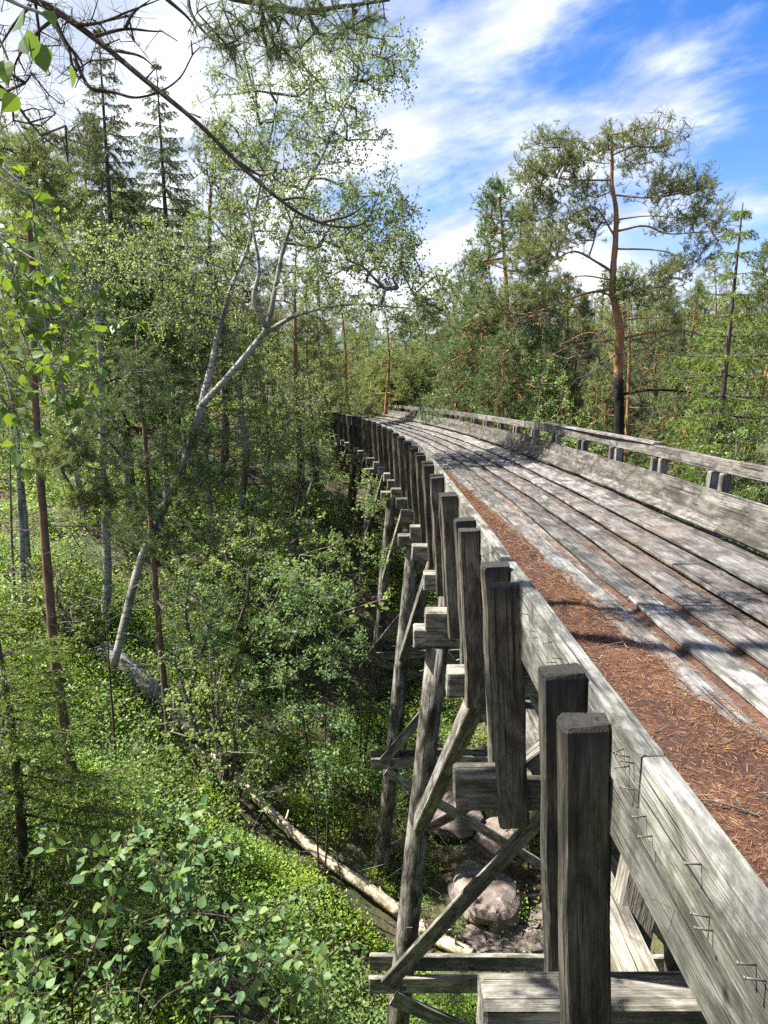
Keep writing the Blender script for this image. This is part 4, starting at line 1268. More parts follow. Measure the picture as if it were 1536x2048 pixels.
# ---- the big red pine on the right
def big_pine():
    Y = 17.0
    base = at(1240, 1120, Y); base[2] = float(zg(base[0], Y)) - .2
    tr = catmull([base, at(1237, 880, Y), at(1237, 780, Y), at(1237, 715, Y), at(1240, 660, Y), at(1229, 605, Y), at(1225, 560, Y), at(1231, 480, Y), at(1232, 420, Y), at(1224, 370, Y), at(1224, 310, Y), at(1222, 268, Y)], 6)
    g_t, gb, gf = Geo(), Geo(), Geo()
    zz = tr[:, 2]
    rad = np.interp(zz, [base[2], at(0, 860, Y)[2], at(0, 720, Y)[2], at(0, 640, Y)[2], at(0, 480, Y)[2], at(0, 268, Y)[2]], [.17, .115, .10, .082, .058, .025])
    tube(g_t, tr, rad, 12, .05)
    B = [  # main limbs: pixel paths with distance, start radius
        ([(1226, 545, 17), (1195, 525, 16.8), (1150, 503, 16.4), (1110, 520, 16.2), (1085, 545, 16)], .055),
        ([(1222, 560, 17), (1160, 552, 16.7), (1100, 575, 16.3)], .03),
        ([(1228, 470, 17), (1190, 415, 17.2), (1150, 430, 17.2), (1100, 450, 17.4)], .04),
        ([(1236, 462, 17), (1290, 452, 17.2), (1340, 468, 17.4), (1420, 462, 17.6)], .045),
        ([(1236, 498, 17), (1310, 500, 16.8), (1360, 512, 16.6), (1410, 532, 16.5)], .035),
        ([(1230, 440, 17), (1300, 432, 17), (1390, 440, 17)], .03),
        ([(1226, 360, 17), (1150, 360, 17), (1100, 352, 17), (1050, 330, 17)], .035),
        ([(1226, 390, 17), (1300, 395, 16.8), (1390, 380, 16.6), (1415, 372, 16.5)], .035),
        ([(1222, 290, 17), (1170, 285, 17), (1120, 278, 17)], .025),
        ([(1222, 270, 17), (1260, 262, 17), (1310, 255, 17), (1370, 275, 17)], .03),
        ([(1222, 578, 17), (1160, 590, 16.4), (1110, 612, 16), (1050, 628, 15.6), (1010, 625, 15.4)], .05),
        ([(1226, 680, 17), (1150, 690, 16.5), (1095, 715, 16.2)], .035),
        ([(1250, 676, 17), (1310, 664, 16.7), (1370, 662, 16.4), (1440, 682, 16.2), (1530, 690, 16)], .045),
        ([(1252, 640, 17), (1300, 636, 17.2), (1380, 638, 17.4)], .03),
        ([(1240, 790, 17), (1300, 780, 16.6), (1380, 785, 16.2), (1440, 800, 15.8), (1536, 815, 15.4)], .06),
        ([(1228, 690, 17), (1180, 665, 17.2), (1120, 690, 17.3)], .03),
    ]
    limbs = []
    for px, r in B:
        p = catmull([at(*q) for q in px], 5); limbs.append(p)
        tube(g_t, p, np.linspace(r * .6, r * .18, len(p)), 7, .08)
    E = [(1110, 290, 40, 18, 17, .5, 16), (1075, 350, 50, 30, 17, .6, 24), (1120, 335, 45, 28, 17, .7, 20), (1170, 310, 50, 25, 17, .8, 22), (1230, 300, 45, 30, 17, .8, 22), (1290, 295, 50, 25, 17, .7, 18),
         (1290, 330, 40, 22, 17.2, .7, 12), (1180, 370, 50, 30, 17.4, .8, 20), (1110, 400, 55, 28, 17.3, .8, 24), (1080, 440, 40, 25, 17.2, .7, 14), (1340, 375, 55, 26, 16.7, .8, 24), (1390, 380, 30, 22, 16.5, .5, 14), (1300, 385, 40, 22, 16.8, .7, 12),
         (1350, 440, 70, 28, 17.3, .9, 26), (1410, 440, 40, 25, 17.5, .7, 16), (1420, 470, 30, 20, 17.6, .6, 10), (1150, 470, 55, 35, 17, .9, 26), (1090, 490, 50, 35, 16.4, .9, 26), (1060, 520, 40, 30, 16.2, .7, 18),
         (1090, 590, 60, 22, 16.2, .8, 18), (1020, 600, 40, 28, 15.6, .7, 16), (1250, 580, 45, 22, 16.4, .6, 18), (1310, 570, 45, 25, 16.4, .7, 20), (1340, 545, 35, 20, 16.6, .6, 12), (1290, 600, 40, 20, 16.3, .6, 14), (1390, 520, 40, 20, 16.5, .6, 10), (1180, 440, 40, 25, 17.2, .8, 14)]
    pts = np.vstack([px_ell(n, a, b, c, d, y, dp, .1) for a, b, c, d, y, dp, n in E])
    A, par, ns, tips = colonize(limbs + [tr[36:]], pts, .3, .1, .1)
    wood_from(gb, A, par, ns, .006, .45, .035)
    out = nrm(A[tips] - np.array([base[0], Y, 0]) * np.array([1, 1, 0]) - A[tips] * np.array([0, 0, 1]))
    Ed, D = shoots(gb, A[tips], 5, .32, .6, out)
    E2, D2 = shoots(None, Ed, 2, .13, .6)
    tufts(gf, np.vstack([Ed, E2]), np.vstack([D, D2]), 13, .085, .0095, .55, .13)
    # bare fine twigs: wind-swept dead top, grey lower tangle
    dead = np.vstack([px_ell(46, 1310, 255, 60, 32, 17, .5), px_ell(16, 1370, 270, 18, 12, 17, .3), px_ell(30, 1290, 700, 60, 40, 16.8, .8), px_ell(26, 1190, 740, 60, 50, 16.6, .8), px_ell(24, 1470, 690, 60, 25, 16.1, .5), px_ell(20, 1300, 820, 40, 30, 16.6, .6), px_ell(16, 1500, 800, 40, 25, 15.6, .4), px_ell(30, 1060, 650, 60, 30, 15.8, .7), px_ell(26, 1150, 700, 70, 30, 16.4, .7), px_ell(26, 1340, 680, 70, 30, 16.6, .6), px_ell(22, 1400, 790, 60, 30, 16, .5)])
    A2, par2, ns2, t2 = colonize(limbs + [tr[20:]], dead, .25, .1, .14)
    wood_from(gb, A2, par2, ns2, .005, .4, .03)
    shoots(gb, A2[t2], 4, .3, .15, None, .0035)
    finish('pine_tree', base, [(g_t, 'trunk', M['big_pine_bark'], True), (gb, 'branches', M['grey_twig'], False), (gf, 'crown', M['pine_needle'], False)],
           'gnarled old pine with orange upper trunk and black base rising beyond the rail', 'tree')


big_pine()


# ---- the two thin pines on the left slope
def thin_pine(pxs, Y, r, crown, dead, label, mat):
    pts = [at(a, b, Y) for a, b in pxs]
    g0 = on_ground(pxs[0][0], pxs[0][1], 5); Y = g0[1]
    pts = [at(a, b, Y) for a, b in pxs]; pts[0] = pts[0] - np.array([0, 0, .25])
    tr = catmull(pts, 7)
    g_t, gb, gf = Geo(), Geo(), Geo()
    tube(g_t, tr, np.linspace(r, .02, len(tr)), 10, .04)
    P = np.vstack([px_ell(n, a, b, c, d, Y + dy, dp, .2) for a, b, c, d, dy, dp, n in crown])
    A, par, ns, tips = colonize([tr[6:]], P, .35, .15, .09)
    wood_from(gb, A, par, ns, .005, .42, .03)
    E, D = shoots(gb, A[tips], 6, .28, .35)
    E2, D2 = shoots(None, E, 2, .12, .4)
    tufts(gf, np.vstack([E, E2]), np.vstack([D, D2]), 18, .09, .0085, .6, .16)
    P = np.vstack([px_ell(n, a, b, c, d, Y + dy, dp, .2) for a, b, c, d, dy, dp, n in dead])
    A, par, ns, tips = colonize([tr[3:]], P, .3, .0, .12)
    wood_from(gb, A, par, ns, .004, .4, .018)
    shoots(gb, A[tips], 3, .3, .0, None, .003)
    finish('pine_tree', tr[0], [(g_t, 'trunk', M['young_pine_bark'], True), (gb, 'branches', M['grey_twig'], False), (gf, 'crown', mat, False)], label, 'tree')


thin_pine([(158, 1655), (140, 1520), (115, 1360), (98, 1180), (84, 1000), (72, 820), (66, 640), (60, 430), (58, 280)], 11, .092,
          [(60, 640, 90, 50, 0, .9, 26), (40, 520, 80, 60, .3, .9, 30), (80, 400, 80, 50, 0, .8, 26), (60, 300, 60, 40, 0, .6, 20), (150, 900, 70, 50, -.4, .7, 22), (190, 1000, 70, 40, -.5, .6, 20), (20, 860, 50, 60, .2, .8, 18), (60, 750, 70, 40, .2, .8, 20)],
          [(190, 1070, 60, 60, 0, .8, 16), (60, 1120, 50, 60, 0, .8, 10), (180, 1230, 60, 40, 0, .6, 10), (220, 940, 60, 20, -.2, .4, 8)],
          'tall thin pine with reddish trunk at the left edge of the slope', M['pine_needle'])
thin_pine([(341, 1495), (332, 1400), (318, 1260), (307, 1120), (297, 980), (287, 840), (278, 740), (272, 670)], 12, .075,
          [(270, 740, 55, 45, 0, .7, 20), (310, 800, 75, 30, 0, .9, 22), (220, 830, 80, 30, 0, .9, 22), (350, 890, 80, 26, 0, .9, 24), (220, 920, 100, 26, 0, 1.0, 26), (400, 960, 60, 26, 0, .8, 20), (330, 1010, 90, 26, 0, .9, 22), (360, 1080, 90, 24, 0, .9, 22), (250, 1060, 80, 24, 0, .8, 14)],
          [(300, 1200, 60, 60, 0, .7, 16), (350, 1290, 50, 60, 0, .6, 12), (270, 1330, 40, 40, 0, .5, 8)],
          'slender young pine with dense dark bluish needles in front of the forked birch', M['pine_dark'])


# ---- the other birches and standing stems of the left slope
def bare_stem(name, pxs, Y, r, mat, label, cat='tree', leafy=None, leaf_mat_=None, fit=True):
    if fit:
        Y = on_ground(pxs[0][0], pxs[0][1], 5)[1]
    pts = [at(a, b, Y) for a, b in pxs]; pts[0] = pts[0] - np.array([0, 0, .3])
    tr = catmull(pts, 6)
    g_t, gb, gf = Geo(), Geo(), Geo()
    tube(g_t, tr, np.linspace(r, r * .35, len(tr)), 8, .04)
    if leafy:
        P = np.vstack([px_ell(n, a, b, c, d, Y, dp, .2) for a, b, c, d, dp, n in leafy])
        A, par, ns, tips = colonize([tr[len(tr) // 3:]], P, .35, .6, .08)
        wood_from(gb, A, par, ns, .004, .43, .03)
        birch_leaves(gb, gf, A[tips], 3, 8, .3, .058, .5, .8)
    root = finish(name, tr[0], [(g_t, 'trunk', mat, True), (gb, 'branches', M['grey_twig'], False), (gf, 'crown', leaf_mat_ or M['birch_leaf_far'], False)], label, cat)
    if name != 'stump':
        for _ in range(9):
            i = rng.integers(3, len(tr) - 1); d = nrm(np.array([rng.normal(), rng.normal(), rng.uniform(-.2, .5)])); ln = rng.uniform(.2, .7)
            g = Geo(); tube(g, catmull([tr[i], tr[i] + d * ln * .5 + rng.normal(0, .04, 3), tr[i] + d * ln], 3), np.linspace(.009, .003, 7), 4, 0, False)
            g.obj('branch', M['grey_twig'], root, True, origin=tr[0])
    return root


bare_stem('birch_tree', [(448, 1125), (470, 1050), (484, 1000), (492, 900), (480, 820), (470, 740), (468, 660)], 20, .13, M['birch_bark'], 'slim birch with bent pale trunk and light foliage behind the forked birch', 'tree',
          [(520, 760, 70, 60, 1.2, 60), (570, 850, 60, 60, 1.2, 60), (480, 700, 70, 50, 1.2, 50), (540, 930, 60, 50, 1, 40), (620, 800, 50, 50, 1, 36), (440, 850, 50, 50, 1, 30)])
bare_stem('birch_tree', [(52, 1255), (46, 1150), (42, 1040), (36, 900), (40, 700)], 14, .075, M['birch_bark'], 'thin straight white birch stem at the far left of the slope', 'tree', [(30, 760, 60, 60, 1, 30), (60, 650, 60, 60, 1, 30)])
bare_stem('dead_stem', [(33, 1235), (26, 1130), (22, 1020), (20, 900)], 14, .035, M['grey_twig'], 'bare grey pole-thin stem beside the white birch stem at far left', 'tree')
bare_stem('birch_tree', [(205, 1260), (215, 1150), (210, 1040), (205, 900), (200, 700), (190, 560)], 17, .11, M['birch_bark'], 'upright birch behind the two thin pines on the left slope', 'tree', [(180, 620, 90, 80, 1.4, 70), (230, 520, 80, 70, 1.3, 60), (140, 720, 70, 60, 1.2, 40), (130, 480, 70, 60, 1.2, 40)])
bare_stem('stump', [(438, 1425), (432, 1385), (428, 1345)], 12, .07, M['log_bark'], 'short broken pale stump standing in the bilberry bushes', 'stump')
bare_stem('dead_stem', [(500, 1150), (497, 1080), (493, 1000), (488, 920)], 16, .03, M['dead_bark'], 'dark bare stem standing next to the bent slim birch', 'tree')
bare_stem('dead_stem', [(232, 1560), (228, 1460), (218, 1330), (212, 1200)], 11, .025, M['dead_bark'], 'thin dark dead stem between the two pine trunks', 'tree')

# ---- saplings by the trestle
def px_sapling(name, stems, Y, leafy, mat, label, leaf=.055, kt=3, kl=8, tw=.24, r=.02, k0=.3, flat=.5, spread=.9, droop=.25, fit=True):
    if fit: Y = on_ground(stems[0][0][0], stems[0][0][1], 3)[1]
    ss = []
    g_t, gb, gf = Geo(), Geo(), Geo()
    for st in stems:
        p = [at(a, b, Y + rng.normal(0, .1)) for a, b in st]; p[0] = at(st[0][0], st[0][1], Y) - np.array([0, 0, .2])
        c = catmull(p, 6); ss.append(c); tube(g_t, c, np.linspace(r, r * .25, len(c)), 6, .03)
    P = np.vstack([px_ell(n, a, b, c, d, Y + dy, dp, .1) for a, b, c, d, dy, dp, n in leafy])
    A, par, ns, tips = colonize([c[int(len(c) * k0):] for c in ss], P, .25, .5, .08)
    wood_from(gb, A, par, ns, .0028, .42, r * .6)
    birch_leaves(gb, gf, A[tips], kt, kl, tw, leaf, droop, spread, .0018, flat)
    return finish(name, ss[0][0], [(g_t, 'stem', M['dead_bark'], True), (gb, 'branches', M['grey_twig'], False), (gf, 'foliage', mat, False)], label, 'sapling')


px_sapling('sapling', [[(640, 1790), (632, 1640), (615, 1500), (600, 1380), (590, 1250)], [(645, 1790), (655, 1640), (650, 1480), (660, 1340), (680, 1230)]], 10,
           [(570, 1250, 70, 30, 0, .6, 24), (650, 1190, 80, 28, 0, .7, 28), (690, 1290, 60, 26, 0, .6, 18), (550, 1350, 60, 26, 0, .6, 16), (640, 1330, 80, 26, 0, .6, 18), (610, 1430, 80, 22, 0, .5, 14), (590, 1150, 60, 24, 0, .5, 16), (680, 1420, 50, 24, 0, .5, 8)], M['aspen_leaf'],
           'two-stemmed leafy sapling with bluish-green leaves standing left of the trestle')
px_sapling('sapling', [[(720, 1560), (722, 1400), (715, 1250), (705, 1100), (715, 980)], [(722, 1560), (745, 1380), (752, 1240), (760, 1100)]], 13,
           [(690, 1090, 60, 24, 0, .6, 18), (740, 1010, 40, 24, 0, .5, 16), (750, 1100, 36, 26, 0, .5, 10), (650, 1120, 46, 20, 0, .5, 12), (690, 1170, 60, 24, 0, .5, 16), (730, 960, 30, 20, 0, .4, 9), (680, 1240, 46, 20, 0, .4, 9)], M['bush_leaf'],
           'sunlit yellow-green sapling growing against the trestle legs')
px_sapling('sapling', [[(690, 1790), (668, 1660), (672, 1540), (668, 1450)]], 9, [(660, 1520, 40, 40, 0, .35, 14), (690, 1450, 30, 40, 0, .35, 10), (640, 1580, 30, 30, 0, .35, 8)], M['aspen_leaf'], 'thin dark-stemmed sapling with few leaves near the fallen trunk', r=.012)


# ---- leafy young aspen in the lower left foreground
def near_sapling():
    Yb = 2.75
    base = np.array([-.9, 2.75, float(zg(-.9, 2.75)) - .1])
    defs = [[(278, 2060), (319, 1896), (360, 1796), (385, 1720), (398, 1640)], [(296, 2060), (383, 1960), (460, 1901), (556, 1819), (583, 1770)], [(150, 2060), (175, 1930), (215, 1820), (225, 1740), (215, 1690)],
            [(40, 2060), (70, 1960), (95, 1880), (150, 1800)], [(420, 2060), (470, 1990), (530, 1940), (600, 1910), (655, 1905)], [(180, 2060), (240, 1950), (250, 1870), (330, 1830), (400, 1830)], [(540, 2060), (575, 2000), (615, 1950)], [(20, 2060), (30, 1980), (20, 1900)]]
    g_t, gf = Geo(), Geo()
    LP, LD = [], []
    for k, st in enumerate(defs):
        Y = Yb + rng.uniform(-.25, .35)
        p = [at(a, b, Y + .08 * i * rng.normal()) for i, (a, b) in enumerate(st)]
        b0 = p[0] * [.9, 1, 0] + np.array([0, .05, 0]); b0[2] = float(zg(b0[0], b0[1])) - .05
        c = catmull([b0, (b0 + p[0]) / 2 + rng.normal(0, .05, 3)] + p, 8)
        tube(g_t, c, np.linspace(.0065, .0015, len(c)), 6, .03)
        vis = c[14:]
        tw = [(vis, 9)]
        for _ in range(9 if k < 6 else 6):
            i = rng.integers(3, len(vis) - 4); d = nrm(np.array([rng.normal(0, 1), rng.normal(0, .6), rng.uniform(.1, .8)])); ln = rng.uniform(.12, .32)
            q = catmull([vis[i], vis[i] + d * ln * .5 + [0, 0, .02], vis[i] + d * ln + [0, 0, .0]], 5)
            tube(g_t, q, np.linspace(.003, .0012, len(q)), 5); tw.append((q, 7))
        for q, m in tw:
            for t in np.linspace(.18, 1, m + (4 if q is vis else 0)):
                i = min(len(q) - 1, int(t * (len(q) - 1)))
                tan = nrm(q[i] - q[max(0, i - 1)]) if i else nrm(q[1] - q[0])
                for _ in range(rng.integers(1, 3)):
                    d = nrm(rng.normal(0, .7, 3) + tan * .35 + np.array([0, -.15, -.35]))
                    pet = q[i] + d * .022
                    LP.append(pet); LD.append(d)
    LP, LD = np.array(LP), np.array(LD)
    prisms(g_t, LP - LD * .022, LP, .0009, .0007, 3)
    big_leaves(gf, LP, LD, rng.uniform(.026, .056, len(LP)), .55, .82)
    finish('sapling', base, [(g_t, 'stems', M['dead_bark'], True), (gf, 'foliage', M['aspen_leaf'], False)], 'leafy young aspen with round pointed leaves in the lower left foreground', 'sapling')


near_sapling()


# ---- birch twigs hanging in from a tree that stands just outside on the left
def hanging_birch():
    base = np.array([-3.4, 2.0, float(zg(-3.4, 2.0)) - .2])
    tr = catmull([base, base + [.1, .1, 2.5], base + [.15, 0.15, 4.2], base + [.1, .3, 6.2]], 8)
    g_t, gf = Geo(), Geo()
    tube(g_t, tr, np.linspace(.12, .04, len(tr)), 9, .03)
    Y = 2.15
    twigs = [[(-260, 230), (-60, 300), (42, 387), (59, 462), (81, 540), (91, 605), (95, 690)], [(-60, 300), (52, 387), (107, 475), (169, 573), (208, 600), (235, 650)], [(-260, 380), (-40, 440), (0, 505), (29, 580), (55, 641), (62, 730), (75, 800)],
             [(29, 580), (90, 620), (150, 700), (205, 770)], [(-40, 440), (60, 560), (130, 620), (210, 650), (300, 640)], [(55, 641), (110, 740), (150, 800), (200, 860)], [(-260, 520), (-60, 640), (0, 720), (30, 800), (60, 880)], [(-60, 300), (-10, 330), (40, 330)],
             [(-40, 440), (20, 470), (80, 520), (150, 560)], [(-60, 640), (40, 700), (110, 760), (180, 780)], [(-200, 560), (-40, 740), (20, 830), (40, 930)], [(0, 505), (70, 540), (150, 640), (190, 720)], [(-60, 640), (20, 650), (90, 670), (160, 690)]]
    LP, LD = [], []
    for st in twigs:
        y = Y + rng.uniform(-.3, .45)
        c = catmull([at(a, b, y) + rng.normal(0, .015, 3) for a, b in st], 7)
        r0 = .006 if st[0][0] < -150 else .003
        tube(g_t, c, np.linspace(r0, .0011, len(c)), 5)
        if st[0][0] < -150:
            p0 = tr[np.argmin(np.abs(tr[:, 2] - c[0][2] - .5))]
            tube(g_t, catmull([p0, (p0 + c[0]) / 2 + [0, 0, .25], c[0]], 6), np.linspace(.022, .006, 13), 6)
        start = 3 if st[0][0] > -100 else 9
        for i in range(start, len(c)):
            for _ in range(rng.integers(0, 3)):
                d = nrm(rng.normal(0, .75, 3) + np.array([.25, -.1, -.6]))
                LP.append(c[i] + d * .018 + rng.normal(0, .012, 3)); LD.append(d)
    for (a, b, y) in [(45, 75, 1.25), (75, 85, 1.3), (8, 120, 1.3), (35, 190, 1.35), (140, 130, 1.5), (60, 60, 1.25), (90, 20, 1.3), (0, 175, 1.4), (50, 20, 1.3)]:
        LP.append(at(a, b, y)); LD.append(nrm(np.array([rng.normal(0, .4), rng.normal(0, .3), -1.0])))
    c = catmull([at(-250, -60, 1.3), at(-60, -30, 1.3), at(40, 10, 1.3), at(100, 40, 1.32), at(140, 110, 1.45)], 7)
    tube(g_t, c, np.linspace(.005, .0012, len(c)), 5)
    c2 = catmull([at(-60, -30, 1.3), at(-10, 60, 1.3), at(20, 130, 1.33), at(36, 190, 1.35)], 5); tube(g_t, c2, np.linspace(.003, .001, len(c2)), 5)
    p0 = tr[-3]; tube(g_t, catmull([p0, (p0 + c[0]) / 2 + [0, 0, .3], c[0]], 6), np.linspace(.02, .005, 13), 6)
    LP, LD = np.array(LP), np.array(LD)
    prisms(g_t, LP - LD * .018, LP, .0008, .0006, 3)
    big_leaves(gf, LP, LD, rng.uniform(.024, .046, len(LP)), .45, .80)
    finish('birch_tree', base, [(g_t, 'trunk', M['birch_bark'], True), (gf, 'foliage', M['near_leaf'], False)], 'birch whose hanging twigs of bright green leaves enter at the left edge', 'tree')


hanging_birch()


# ---- pine standing just outside on the left, with a long dead bough and a needled bough across the top
def overhang_pine():
    base = np.array([-3.9, 4.4, float(zg(-3.9, 4.4)) - .2])
    tr = catmull([base, base + [.1, 0, 3.5], base + [.0, .1, 7.0], base + [.1, .0, 10.5], base + [.0, .0, 13]], 8)
    g_t, gb, gf = Geo(), Geo(), Geo()
    tube(g_t, tr, np.linspace(.19, .06, len(tr)), 11, .04)
    Y = 4.6
    p0 = tr[np.argmin(np.abs(tr[:, 2] - 2.6))]
    main = catmull([p0, at(-160, -90, Y), at(70, 0, Y), at(170, 62, Y), at(290, 160, Y - .05), at(400, 250, Y - .1), at(480, 330, Y - .1), at(560, 400, Y - .15), at(625, 440, Y - .15), at(690, 455, Y - .2), at(735, 440, Y - .2), at(752, 395, Y - .2)], 7)
    tube(g_t, main, np.interp(np.linspace(0, 1, len(main)), [0, .3, .6, .85, 1], [.028, .016, .0095, .006, .002]), 8, .05)
    subs = [[(150, 50), (200, 45), (260, 22), (330, -5)], [(190, 72), (250, 58), (300, 62), (325, 63)], [(210, 90), (240, 78)], [(150, 120), (180, 175), (230, 185), (270, 195), (320, 183), (360, 155), (385, 110), (400, 95)], [(385, 110), (382, 80)], [(290, 160), (316, 130)],
            [(230, 100), (280, 112), (310, 135)], [(100, 15), (130, 80), (165, 130), (150, 175)], [(60, 10), (20, 60), (-20, 130)], [(120, 30), (70, 70), (30, 130), (40, 180)], [(320, 60), (355, 82)], [(400, 235), (380, 226)], [(470, 320), (520, 350), (545, 345)],
            [(-30, 150), (20, 190), (60, 245), (100, 285), (150, 310)], [(60, 245), (110, 230)], [(330, -5), (380, 40), (395, 75)], [(640, 445), (700, 430), (740, 400)], [(250, 58), (268, 25), (300, 0)], [(560, 400), (600, 395), (628, 402)]]
    tips = []
    for st in subs:
        c = catmull([at(a, b, Y - .05 + rng.normal(0, .05)) for a, b in st], 5)
        tube(g_t, c, np.linspace(.011 if len(st) > 2 else .006, .0025, len(c)), 5, .05)
        tips.append(c)
    # fine dead twigs in the upper left corner
    P = np.vstack([px_ell(46, 40, 90, 90, 90, Y + .2, .5), px_ell(40, 150, 100, 80, 70, Y + .2, .5), px_ell(40, 60, 220, 80, 70, Y + .3, .5), px_ell(26, 230, 60, 80, 60, Y + .1, .4), px_ell(14, 130, 280, 60, 50, Y + .2, .4)])
    A, par, ns, tp = colonize([main[7:]] + tips, P, .12, .0, .14)
    wood_from(gb, A, par, ns, .0022, .4, .012)
    shoots(gb, A[tp], 4, .13, .1, None, .0014)
    # needled bough
    q0 = tr[np.argmin(np.abs(tr[:, 2] - 3.7))]
    b2 = catmull([q0, at(60, -260, Y), at(300, -110, Y), at(440, -20, Y), at(510, 2, Y - .05), at(600, 22, Y - .1), at(690, 12, Y - .1), at(780, 0, Y - .1)], 6)
    tube(g_t, b2, np.linspace(.045, .006, len(b2)), 7, .04)
    b3 = catmull([at(380, -60, Y), at(378, 10, Y - .1), at(405, 60, Y - .15), at(450, 95, Y - .2)], 5); tube(g_t, b3, np.linspace(.012, .004, len(b3)), 5)
    P = np.vstack([px_ell(16, 440, 55, 50, 28, Y - .15, .25), px_ell(16, 510, 35, 50, 28, Y - .1, .3), px_ell(12, 575, 80, 45, 34, Y - .1, .3), px_ell(18, 660, 50, 60, 34, Y - .1, .3), px_ell(14, 730, 28, 45, 26, Y - .1, .25), px_ell(8, 560, 118, 30, 12, Y - .1, .2), px_ell(10, 460, 95, 30, 14, Y - .15, .2), px_ell(22, 600, -60, 160, 40, Y, .5)])
    A, par, ns, tp = colonize([b2[8:], b3], P, .12, .0, .1)
    wood_from(gb, A, par, ns, .003, .4, .012)
    E, D = shoots(gb, A[tp], 3, .13, .1, None, .0025)
    tufts(gf, np.vstack([A[tp], E]), np.vstack([nrm(rng.normal(0, 1, (len(tp), 3))), D]), 24, .060, .0024, .6, .11)
    finish('pine_tree', base, [(g_t, 'trunk', M['dead_bark'], True), (gb, 'branches', M['dead_bark'], False), (gf, 'crown', M['pine_dark'], False)], 'pine with a long bare dead bough sweeping across the upper left sky', 'tree')


overhang_pine()

# ---- trees placed one by one
place('spruce_sparse', 'spruce_tree', 312, 27, 118, 'tall dark spruce with thin ragged boughs against the cloud', wide=1.0)
place('spruce_sparse', 'spruce_tree', 196, 22, 45, 'dark half-bare spruce left of the ragged tall spruce', wide=.9)
place('pine_young', 'pine_tree', 418, 30, 275, 'small pale pine top between the ragged spruce and the birch crown', wide=.9)
place('spruce_low', 'spruce_tree', -20, 8.6, 1180, 'low spruce with bright green tips at the left edge of the slope', wide=1.15, rot=.4)
place('pine_c', 'pine_tree', 1010, 25, 388, 'dense dark-green pine left of the gnarled old pine', wide=1.05)
place('pine_b', 'pine_tree', 1278, 22, 540, 'thin pine with reddish trunk just behind the gnarled old pine', wide=.8)
place('spruce_a', 'spruce_tree', 1486, 14.5, 405, 'spruce with hanging yellow-green tips at the right edge', wide=.95, rot=1.0)
place('pine_a', 'pine_tree', 770, 34, 600, 'pine with orange trunk in the gap above the end of the chute', wide=.95)
place('pine_a', 'pine_tree', 592, 30, 470, 'pine with orange trunk showing behind the fork of the leaning birch', wide=1.0, rot=2)
place('tall_bush', 'deciduous_tree', 1065, 21, 715, 'light-green leafy bush tree in front of the dense pine, beyond the rail', wide=1.2)
place('tall_bush', 'deciduous_tree', 1150, 19, 790, 'light-green leafy bush left of the black pine base', wide=1.1)
place('juniper', 'juniper_bush', 812, 37, 725, 'rounded dark evergreen behind the far end of the chute', 'bush', wide=1.2)
place('juniper', 'juniper_bush', 1062, 13.2, 1640, 'feathery juniper bush on the bare bank under the chute', 'bush', wide=.8)
place('birch_a', 'birch_tree', -30, 17, 300, 'pale birch crown at the left edge behind the hanging twigs')
place('birch_b', 'birch_tree', 110, 21, 330, 'broad green birch behind the thin reddish pine')
place('birch_a', 'birch_tree', 300, 24, 440, 'bright birch crown below the ragged tall spruce')
place('birch_b', 'birch_tree', 400, 22, 560, 'small birch crown directly behind the fork of the leaning birch', wide=1.1)
place('pine_c', 'pine_tree', 165, 25, 250, 'dark bushy pine crown left of the half-bare spruce', wide=.9)
place('tall_bush', 'deciduous_tree', 632, 30, 800, 'green leafy tree hiding the far left end of the chute', wide=1.3)
place('sapling', 'deciduous_tree', 585, 24, 850, 'broad leafy bush on the bank left of the far trestle', wide=1.3)
place('bush', 'leafy_bush', 690, 40, 775, 'bright green bush at the very end of the chute', 'bush', wide=1.4)
place('bush', 'leafy_bush', 735, 43, 785, 'second bright bush at the end of the chute, nearer the middle', 'bush', wide=1.4)
place('spruce_a', 'spruce_tree', 1430, 14, 760, 'young spruce with bright tips behind the rail at right', wide=.9)
place('tall_bush', 'leafy_bush', 1360, 14.5, 850, 'leafy bush behind the rail right of the black pine base', 'bush', wide=1.2)
place('tall_bush', 'leafy_bush', 1500, 12.5, 885, 'leafy bush close behind the rail at the right edge', 'bush', wide=.8)
place('sapling', 'deciduous_tree', 440, 17, 1090, 'pale leafy bush at the foot of the bent slim birch', wide=1.5)
place('sapling_b', 'deciduous_tree', 350, 15.5, 1120, 'leafy bush behind the slender dark pine trunk', wide=1.4)
place('bush', 'leafy_bush', 560, 19, 1010, 'yellow-green bush above the dark hollow', 'bush', wide=1.3)
place('wide_bush', 'leafy_bush', 470, 19, 1000, 'light bush on the slope just right of the bent slim birch', 'bush', wide=1.2)
place('wide_bush', 'leafy_bush', 430, 13.5, 1300, 'low leafy bush behind the short broken stump', 'bush', wide=1.2)
place('wide_bush', 'leafy_bush', 110, 15, 1120, 'leafy bush between the thin birch stem and the upright birch', 'bush', wide=1.3)
place('wide_bush', 'leafy_bush', 610, 26, 930, 'leafy bush in front of the far end of the trestle', 'bush', wide=1.2)
place('pine_young', 'pine_tree', 1325, 24, 610, 'young pine right of the gnarled old pine')

